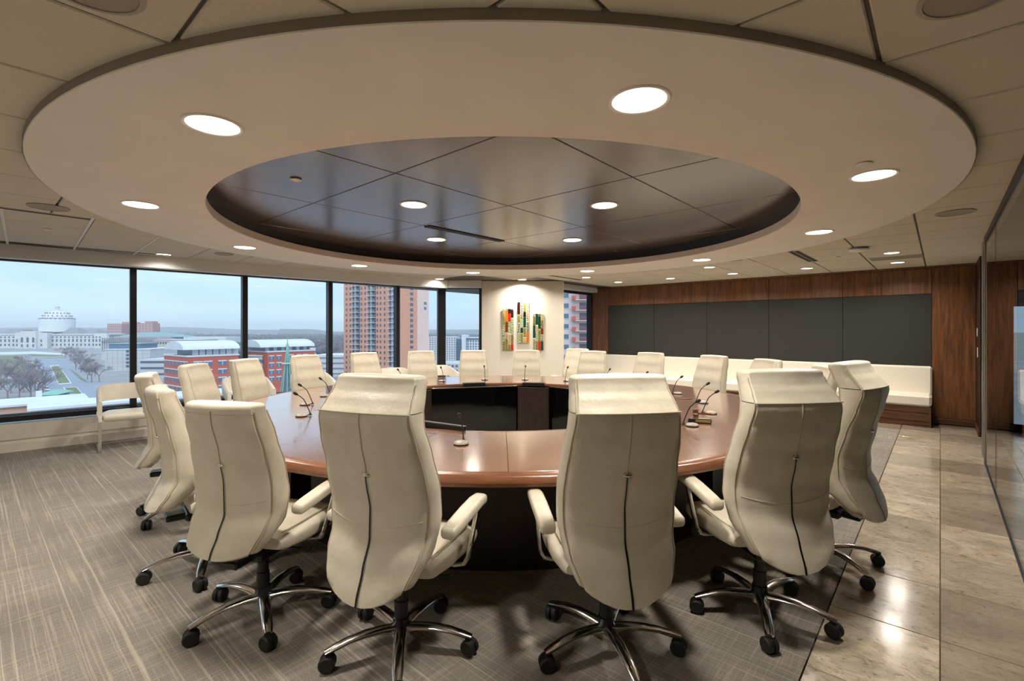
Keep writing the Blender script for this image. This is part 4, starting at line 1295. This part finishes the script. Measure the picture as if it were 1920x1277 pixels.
MB().lathe([(21, zz(598)), (21, zz(596)), (19.5, zz(593)), (17, zz(589)), (13, zz(585.5)), (8, zz(582.5)), (5, zz(581.5)), (0, zz(581.5))], 40, (dx, 22, 0)).obj('dome', 'stone_white', b)
g = MB()
for rr, py, n in ((19.6, 592.5, 20), (15.8, 587.3, 20)):
    for j in range(n):
        a_ = 2 * pi * j / n; g.box(dx + rr * cos(a_) - .7, dx + rr * cos(a_) + .7, 22 + rr * sin(a_) - .7, 22 + rr * sin(a_) + .7, zz(py), zz(py) + 1.6)
stuff(g, 'dome_dormers', 'concrete_dark', b)
MB().lathe([(6, zz(582)), (6, zz(580.8)), (3.2, zz(580)), (3.2, zz(574.5)), (3.8, zz(574)), (2.2, zz(572)), (.6, zz(571)), (0, zz(568))], 20, (dx, 22, 0)).obj('lantern', 'stone_white', b)
for q0, q1, py in ((-5, 40, 617), (100, 140, 614.5), (148, 172, 617)):
    x0, x1 = (q0 - 88) * k, (q1 - 88) * k
    MB().loft([[(x0, 4, zz(625.5)), (x1, 4, zz(625.5)), (x1, 36, zz(625.5)), (x0, 36, zz(625.5))], [(x0 * .65 + x1 * .35, 17, zz(py)), (x0 * .35 + x1 * .65, 17, zz(py)), (x0 * .35 + x1 * .65, 23, zz(py)), (x0 * .65 + x1 * .35, 23, zz(py))]]).obj('hip_roof', 'concrete_dark', b)

# simple blocks with window rows
def block(name, label, d, px0, px1, py, theta, depth, wall, win, cols, rows, ww, wh, zst=1.5, roof=None, z_lo=0.0, side=None):
    k = d / F; t = building(name, d, px0, theta, label)
    wdt = (px1 - px0) * k / cos(R(theta)); h = zpx(py, d)
    MB().box(0, wdt, 0, depth, 0, h).obj('walls', wall, t)
    if roof: MB().box(-.4, wdt + .4, -.4, depth + .4, h, h + max(.5, .5 * k)).obj('roof_edge', roof, t)
    g = MB(); fh = (h - zst) / max(rows, 1)
    wgrid(g, [wdt * (i + .5) / cols for i in range(cols)], [zst + fh * j + fh * .25 for j in range(rows)], ww, wh)
    if side:
        n = side; wgrid_side(g, [depth * (i + .5) / n for i in range(n)], [zst + fh * j + fh * .25 for j in range(rows)], ww, wh, 0, -.15)
    if g.v: stuff(g, 'windows', win, t)
    return t, wdt, h
t, w_, h_ = block('apartment_block', 'pinkish brick apartment slab on the skyline right of the dome', 1000, 201, 228, 607, 0, 20, 'pink_block', 'stone_white', 7, 8, 1.6, 1.6)
t, w_, h_ = block('apartment_block', 'taller pinkish brick block touching the first window post on the skyline', 1034, 229, 250, 604, 0, 20, 'pink_block', 'stone_white', 4, 9, 1.6, 1.6)
t, w_, h_ = block('apartment_block', 'pinkish brick block on the skyline just right of the first window post', 1005, 250, 287, 606, 0, 20, 'pink_block', 'stone_white', 6, 8, 1.6, 1.6)
MB().box(w_ * .55, w_ * .95, 2, 16, h_, h_ + 4).obj('roof_tower', 'pink_block', t)
# white office slab with blank end wall
t, w_, h_ = block('office_block', 'pale concrete office slab with one column of dark windows', 370, 197, 273, 656, 8, 45, 'concrete', 'dark_glass', 1, 5, 2.2, 1.8, 2.0, 'roof_white')
g = MB()
for j in range(5): g.box(-.25, .2, 1, 44, 2.4 + j * (h_ - 2) / 5, 2.4 + j * (h_ - 2) / 5 + 1.5)
stuff(g, 'ribbon_windows', 'city_glass', t)
g = MB()
for j in range(9): g.box(w_ * (j + .5) / 9 - .06, w_ * (j + .5) / 9 + .06, -.06, .05, 0, h_)
for j in range(4): g.box(0, w_, -.06, .05, h_ * (j + 1) / 5 - .05, h_ * (j + 1) / 5 + .05)
stuff(g, 'cladding_joints', 'concrete_dark', t)
MB().box(-2, w_ * .62, 8, 32, h_, h_ + 4.2).obj('penthouse', 'city_glass', t)
MB().box(-2.5, w_ * .65, 7.5, 32.5, h_ + 4.2, h_ + 4.8).obj('penthouse_roof', 'roof_green', t)
t, w_, h_ = block('courthouse', 'grey columned building with a mauve roof behind the office slab', 500, 190, 288, 641, 6, 40, 'concrete', 'concrete_dark', 26, 1, 1.2, 14, 6)
MB().loft([[(-1, -1, h_), (w_ + 1, -1, h_), (w_ + 1, 41, h_), (-1, 41, h_)], [(8, 8, h_ + 5), (w_ - 8, 8, h_ + 5), (w_ - 8, 32, h_ + 5), (8, 32, h_ + 5)]]).obj('mansard_roof', 'mansard', t)
t, w_, h_ = block('long_hall', 'low long hall with a grey green roof below the skyline', 700, 215, 335, 632, 4, 40, 'concrete_dark', 'dark_glass', 14, 2, 2, 3)
MB().loft([[(-2, -2, h_), (w_ + 2, -2, h_), (w_ + 2, 42, h_), (-2, 42, h_)], [(30, 14, h_ + 7), (w_ - 40, 14, h_ + 7), (w_ - 40, 26, h_ + 7), (30, 26, h_ + 7)]]).obj('hip_roof', 'roof_green', t)
t, w_, h_ = block('stone_offices', 'tan stone building with a row of small square windows', 460, 289, 372, 638, -4, 30, 'sandstone', 'dark_glass', 16, 4, 1.5, 2.0, 3, 'concrete')
block('warehouse', 'flat pale warehouse roof below the dark wood belt', 620, 344, 424, 632, 0, 40, 'roof_white', 'concrete_dark', 8, 1, 3, 3)
t, w_, h_ = block('parking_deck', 'low parking deck with dark open levels beside the brick building', 320, 262, 318, 674, 4, 30, 'concrete', 'dark_glass', 1, 3, .1, .1)
g = MB()
for j in range(3): g.box(.5, w_ - .5, -.2, .2, h_ * j / 3 + 1.6, h_ * j / 3 + 2.9)
stuff(g, 'open_levels', 'dark_glass', t)

# red brick building with vaulted white roof
D = 200; k = D / F
b = building('brick_building', D, 353, 54, 'red brick building with white window heads and vaulted white roof')
h = zpx(670, D); wr_ = 19.9
dl = 26.0
MB().box(0, wr_, 0, dl, 0, h).obj('walls', 'red_brick', b)
MB().box(-.3, wr_ + .3, -.3, dl, h, h + .6).obj('parapet', 'roof_white', b)
wm = MB().box(-1.65, 1.65, -.08, .2, 0, 1.7).mesh('window', 'city_glass')
lm = MB().box(-1.75, 1.75, -.22, .1, 1.7, 2.2).mesh('lintel', 'roof_white')
mm = MB().box(-.12, .12, -.12, .1, 0, 1.7).mesh('glazing_bar', 'roof_white')
for j in range(5):
    for x in (10, 16, 32 - 7.6 + .0, 28.6):
        xx = {10: 3.6, 16: 7.4}.get(x, x - 11.2)
        w_ = link('window', wm, b, (xx, 0, h - 4.0 - 3.6 * j)); link('lintel', lm, w_); link('glazing_bar', mm, w_)
g = MB(); hd = MB()
for j in range(5):
    for q in range(6):
        g.box(-.1, .2, 2 + q * 4, 4.4 + q * 4, h - 4.0 - 3.6 * j, h - 2.3 - 3.6 * j)
    hd.box(-.2, .1, .5, dl - .5, h - 2.2 - 3.6 * j, h - 1.8 - 3.6 * j)
stuff(g, 'side_windows', 'city_glass', b); stuff(hd, 'side_bands', 'roof_white', b)
vl = 19.0
MB().box(3, vl, 4, 20, h, h + 3.0).obj('roof_lantern', 'city_glass', b)
for q in range(7): MB().box(3 + q * vl / 7, 5.2 + q * vl / 7, 3.9, 4.1, h, h + 3.0).obj('lantern_panel', 'roof_white', b)
arc = [(2 + 9 - 10 * cos(R(a_)), 3.0 + 3.6 * sin(R(a_))) for a_ in range(0, 181, 15)]
MB().loft([[(x, p_[0], h + p_[1]) for p_ in arc] for x in (-1.5, vl + 2)]).obj('vault_roof', 'roof_white', b)
D = 230; k = D / F
b = building('brick_building', D, 502, 54, 'second red brick block behind the green church spire')
h = zpx(661, D); w2_ = 24.4
MB().box(0, w2_, 0, 20, 0, h).obj('walls', 'red_brick', b)
MB().box(-.3, w2_ + .3, -.3, 20, h, h + .6).obj('parapet', 'roof_white', b)
for j in range(4):
    for x in (1.8, 5.4, 11.8, 15.6, 19.2):
        w_ = link('window', wm, b, (x, 0, h - 3.6 - 3.4 * j)); w_.scale = (.72, 1, 1); link('lintel', lm, w_); link('glazing_bar', mm, w_)
MB().box(1, 24, 4, 20, h, h + 2.4).obj('roof_lantern', 'city_glass', b)
for q in range(6): MB().box(1 + q * 3.9, 2.6 + q * 3.9, 3.9, 4.1, h, h + 2.4).obj('lantern_panel', 'roof_white', b)
MB().loft([[(x, p_[0], h + p_[1] - .6) for p_ in arc] for x in (-3, 25)]).obj('vault_roof', 'roof_white', b)
t, w_, h_ = block('link_building', 'pale link between the two red brick buildings', 232, 464, 492, 668, 0, 5, 'concrete', 'city_glass', 6, 4, 1.6, 1.6, 1.5, 'roof_white')
t, w_, h_ = block('parking_deck', 'white banded low building left of the brick tower', 330, 586, 652, 666, 0, 30, 'roof_white', 'dark_glass', 1, 1, .1, .1)
g = MB()
for j in range(4): g.box(.5, w_ - .5, -.2, .2, h_ * j / 4 + 1.2, h_ * j / 4 + 2.2)
stuff(g, 'open_levels', 'concrete_dark', t)

# green copper spire
D = 150; k = D / F
t = building('church_spire', D, 539, 0, 'slender green copper church spire with pale ribs', 'church spire')
zt = zpx(652, D); zb_ = zpx(735, D)
def oc(r, z, ph=22.5): return [(r * cos(R(45 * i + ph)), r * sin(R(45 * i + ph)), z) for i in range(8)]
MB().loft([oc(1.85, zb_), oc(.95, (zb_ + zt) / 2), oc(.16, zt)]).obj('spire', 'dark_glass', t, smooth=False)
for i in range(8):
    a_ = R(45 * i + 22.5)
    MB().tube([(1.88 * cos(a_), 1.88 * sin(a_), zb_), (.98 * cos(a_), .98 * sin(a_), (zb_ + zt) / 2), (.17 * cos(a_), .17 * sin(a_), zt)], .16, 5).obj('rib', 'copper_green', t)
MB().lathe([(.45, zt - 1.5), (.45, zt + .6), (.14, zt + 1.6), (.05, zpx(628, D)), (0, zpx(624, D))], 10).obj('finial', 'copper_green', t)
MB().box(-2.3, 2.3, -2.3, 2.3, 0, zb_).obj('tower', 'sandstone', t)
MB().ring(1.3, 1.75, zpx(681, D) - .15, zpx(681, D) + .15, 8).obj('band', 'roof_white', t)

# brick apartment tower
D = 255
b = building('apartment_tower', D, 745, 0, 'tall orange brick apartment tower with columns of balconies')
b.rotation_euler = (0, 0, YAW - R(25.3))
Wt, Dt, FH = 37.4, 27.4, 2.93
ht = 78.0
MB().box(-Wt, 0, 0, Dt, 0, ht).obj('walls', 'tower_brick', b)
def tx(px): return -Wt * (745 - px) / 100.0
g = MB()
fl_n = 26
for j in range(fl_n):
    z = j * FH + 1.0
    for px in (650.5, 658, 679.5, 686.3, 709.3, 715, 722.3): g.box(tx(px) - .45, tx(px) + .45, -.1, .2, z, z + 1.5)
stuff(g, 'windows', 'dark_glass', b)
for px0, px1 in ((662.5, 676.5), (692, 706.5), (730.5, 744.5)):
    x0, x1 = tx(px0), tx(px1)
    MB().box(x0, x1, -.05, .3, 3, ht - (0 if px0 < 700 else 6)).obj('balcony_glazing', 'dark_glass', b)
    for j in range(1, fl_n - (0 if px0 < 700 else 2)):
        z = j * FH
        q = MB().box(x0 - .15, x1 + .15, -1.5, .1, z, z + .28).obj('balcony_slab', 'stone_white', b)
    g = MB()
    for j in range(1, fl_n - (0 if px0 < 700 else 2)):
        z = j * FH + .28
        g.box(x0, x1, -1.45, -1.38, z + .9, z + .98)
        for s_ in range(9): g.box(x0 + (x1 - x0) * s_ / 8 - .03, x0 + (x1 - x0) * s_ / 8 + .03, -1.45, -1.39, z, z + .9)
        g.box(x0 - .1 + (x1 - x0) * .52, x0 + (x1 - x0) * .56, -1.3, 0, z, z + FH - .3)
    stuff(g, 'balcony_rails', 'concrete', b)
# flank
MB().box(-.3, .5, Dt * .62, Dt + .4, 0, ht - 6).obj('pale_bay', 'tower_pale', b)
for j in range(fl_n):
    z = j * FH + .8
    MB().box(-.2, .12, Dt * .40, Dt * .40 + 2.6, z, z + 1.6).obj('flank_window', 'dark_glass', b)
g = MB()
for j in range(2): g.box(-.2, .6, Dt * .84, Dt * .84 + 2.4, ht - 32 - j * FH, ht - 30.4 - j * FH)
stuff(g, 'upper_windows', 'city_glass', b)

# grey brick block with red balconies behind the short window
D = 138; k = D / F
b = building('balcony_block', D, 1036, -6, 'grey brick apartment block with red balcony ends by the walnut wall')
h = zpx(500, D)
MB().box(0, 130 * k, 0, 18, 0, h).obj('walls', 'grey_brick', b)
for j in range(16):
    py = 541 + 19.2 * (j - 4)
    z = zpx(py + 19, D)
    if z < 1: continue
    x = (1061 - 1036) * k
    w_ = MB().box(x - .75, x + .75, -.08, .2, z + .2, z + 1.5).obj('window', 'city_glass', b)
    MB().box(x - .85, x + .85, -.14, .1, z + .08, z + .2).obj('window_sill', 'stone_white', w_)
    x0, x1 = (1078 - 1036) * k, (1107 - 1036) * k
    q = MB().box(x0, x1, -1.6, .1, z - .55, z - .37).obj('balcony_slab', 'tower_pale', b)
    MB().box(x0 - .9, x0 + .1, -1.5, .1, z - .4, z + .7).obj('balcony_end', 'rail_red', q)
    MB().box(x1 - .1, x1 + .9, -1.5, .1, z - .4, z + .7).obj('balcony_end', 'rail_red', q)
    g = MB(); g.box(x0, x1, -1.58, -1.5, z + .62, z + .70)
    for s_ in range(18): g.box(x0 + (x1 - x0) * s_ / 17 - .02, x0 + (x1 - x0) * s_ / 17 + .02, -1.57, -1.52, z - .4, z + .62)
    q2 = g.obj('balcony_rail', 'rail_red', q, smooth=False); q2['kind'] = 'stuff'
    MB().box(x0 + 1.2, x0 + 3.4, -.06, .2, z - .37, z + 1.75).obj('balcony_door', 'dark_glass', b)

# white hospital like blocks in the corner window
t, w_, h_ = block('white_block', 'white block at left in the narrow corner window', 420, 800, 854.5, 632, 0, 30, 'stone_white', 'concrete_dark', 12, 12, 1.2, 1.3, 2)
t, w_, h_ = block('white_block', 'blue glazed block in the narrow corner window', 424, 855.5, 864.5, 635, 0, 25, 'city_glass', 'concrete', 2, 6, .6, .3, 2)
t, w_, h_ = block('white_block', 'white tower block between the blue glazed one and the gridded one', 418, 865.5, 873.5, 628, 0, 25, 'roof_white', 'concrete', 1, 2, .5, .5, 2)
t, w_, h_ = block('white_block', 'white block with a grid of small windows beside the column', 421, 875, 915, 633, 0, 30, 'stone_white', 'city_glass', 8, 10, 1.3, 1.5, 2)
MB().box(-.3, w_ + .3, -.3, .2, h_ - 2.2, h_ - .6).obj('top_band', 'city_glass', t)
block('white_block', 'low pale building behind the far left end of the corner view', 300, 800, 905, 682, 0, 30, 'concrete', 'dark_glass', 14, 3, 1.4, 1.3, 2)

# near roofs below the first window
def nearroof(name, label, d, px, theta, wdt, depth, z, wall):
    t = empty(name, world(d, (px - CX) / F * d, GZ), YAW + R(theta)); tag(t, label, 'building')
    hh = z - GZ
    MB().box(-wdt, 0, 0, depth, 0, hh).obj('walls', wall, t)
    MB().cbox(-wdt - .5, .5, -.5, depth + .5, hh, hh + .5, .1).obj('roof_slab', 'roof_white', t)
    return t
t = nearroof('low_building', 'nearest low building with a flat white roof and tan brick wall', 54.5, 60, 45, .1, .1, -9.0, 'near_brick')
for c_ in list(t.children): bpy.data.objects.remove(c_)
MB().box(0, 24, 0, 5, 0, 22.3).obj('walls', 'near_brick', t)
MB().cbox(-.4, 24.4, -.4, 5.4, 22.3, 22.75, .08).obj('roof_slab', 'roof_white', t)
MB().cbox(10.5, 13.0, 2.2, 4.4, 22.75, 23.6, .08).obj('roof_unit', 'stone_white', t)
t2 = empty('low_building', world(57, (-30 - CX) / F * 57, GZ), YAW + R(45)); tag(t2, 'low flat roofed wing at the lower left of the first window', 'building')
MB().box(-6, 9.0, 0, 6.5, 0, 22.1).obj('walls', 'near_brick', t2)
MB().cbox(-6.4, 9.4, -.4, 6.9, 22.1, 22.5, .08).obj('roof_slab', 'roof_white', t2)
for q in range(3): MB().box(-4 + q * 4.2, -3.4 + q * 4.2, 5.9, 6.5, 22.5, 23.3).obj('roof_post', 'stone_white', t2)
D = 100; k = D / F
t = building('stone_lodge', D, 74, 20, 'small stone building with green roof and a blue glass vault')
h = zpx(741, D)
MB().box(0, 22 * k, 0, 6, 0, h).obj('walls', 'sandstone', t)
MB().loft([[(-.6, -.6, h), (23 * k + .6, -.6, h), (23 * k + .6, 6.6, h), (-.6, 6.6, h)], [(1.0, 2, h + .75), (22 * k - 1, 2, h + .75), (22 * k - 1, 4, h + .75), (1.0, 4, h + .75)]]).obj('hip_roof', 'copper_green', t)
stuff(wgrid(MB(), [.7, 1.5, 2.0], [h - 2.2], .45, 1.5), 'windows', 'dark_glass', t)
MB().loft([[(22 * k * .8 + 1.4 + 1.9 * cos(R(a_)), yy, h - 2.9 + 2.6 * sin(R(a_))) for a_ in range(0, 181, 15)] for yy in (-.3, 5)]).obj('glass_vault', 'city_glass', t)

# thin winter haze over the town
hz = bpy.data.materials.new('haze'); hz.use_nodes = True
n_ = hz.node_tree; n_.nodes.clear()
ho = n_.nodes.new('ShaderNodeOutputMaterial'); hv = n_.nodes.new('ShaderNodeVolumeScatter')
hv.inputs['Color'].default_value = (0.86, 0.95, 1.0, 1); hv.inputs['Density'].default_value = 0.00022; hv.inputs['Anisotropy'].default_value = 0.0
n_.links.new(hv.outputs[0], ho.inputs['Volume'])
me = MB().add([(*world(d_, l_)[:2], z_) for z_ in (GZ - 5, 90.0) for d_, l_ in ((40, -120), (40, 30), (6500, 2500), (6500, -8500))], [(3, 2, 1, 0), (4, 5, 6, 7), (1, 5, 4, 0), (2, 6, 5, 1), (3, 7, 6, 2), (0, 4, 7, 3)]).mesh('haze', hz, smooth=False)
o = link('haze', me); tag(o, 'thin pale winter haze over the distant town', 'haze', kind='stuff')
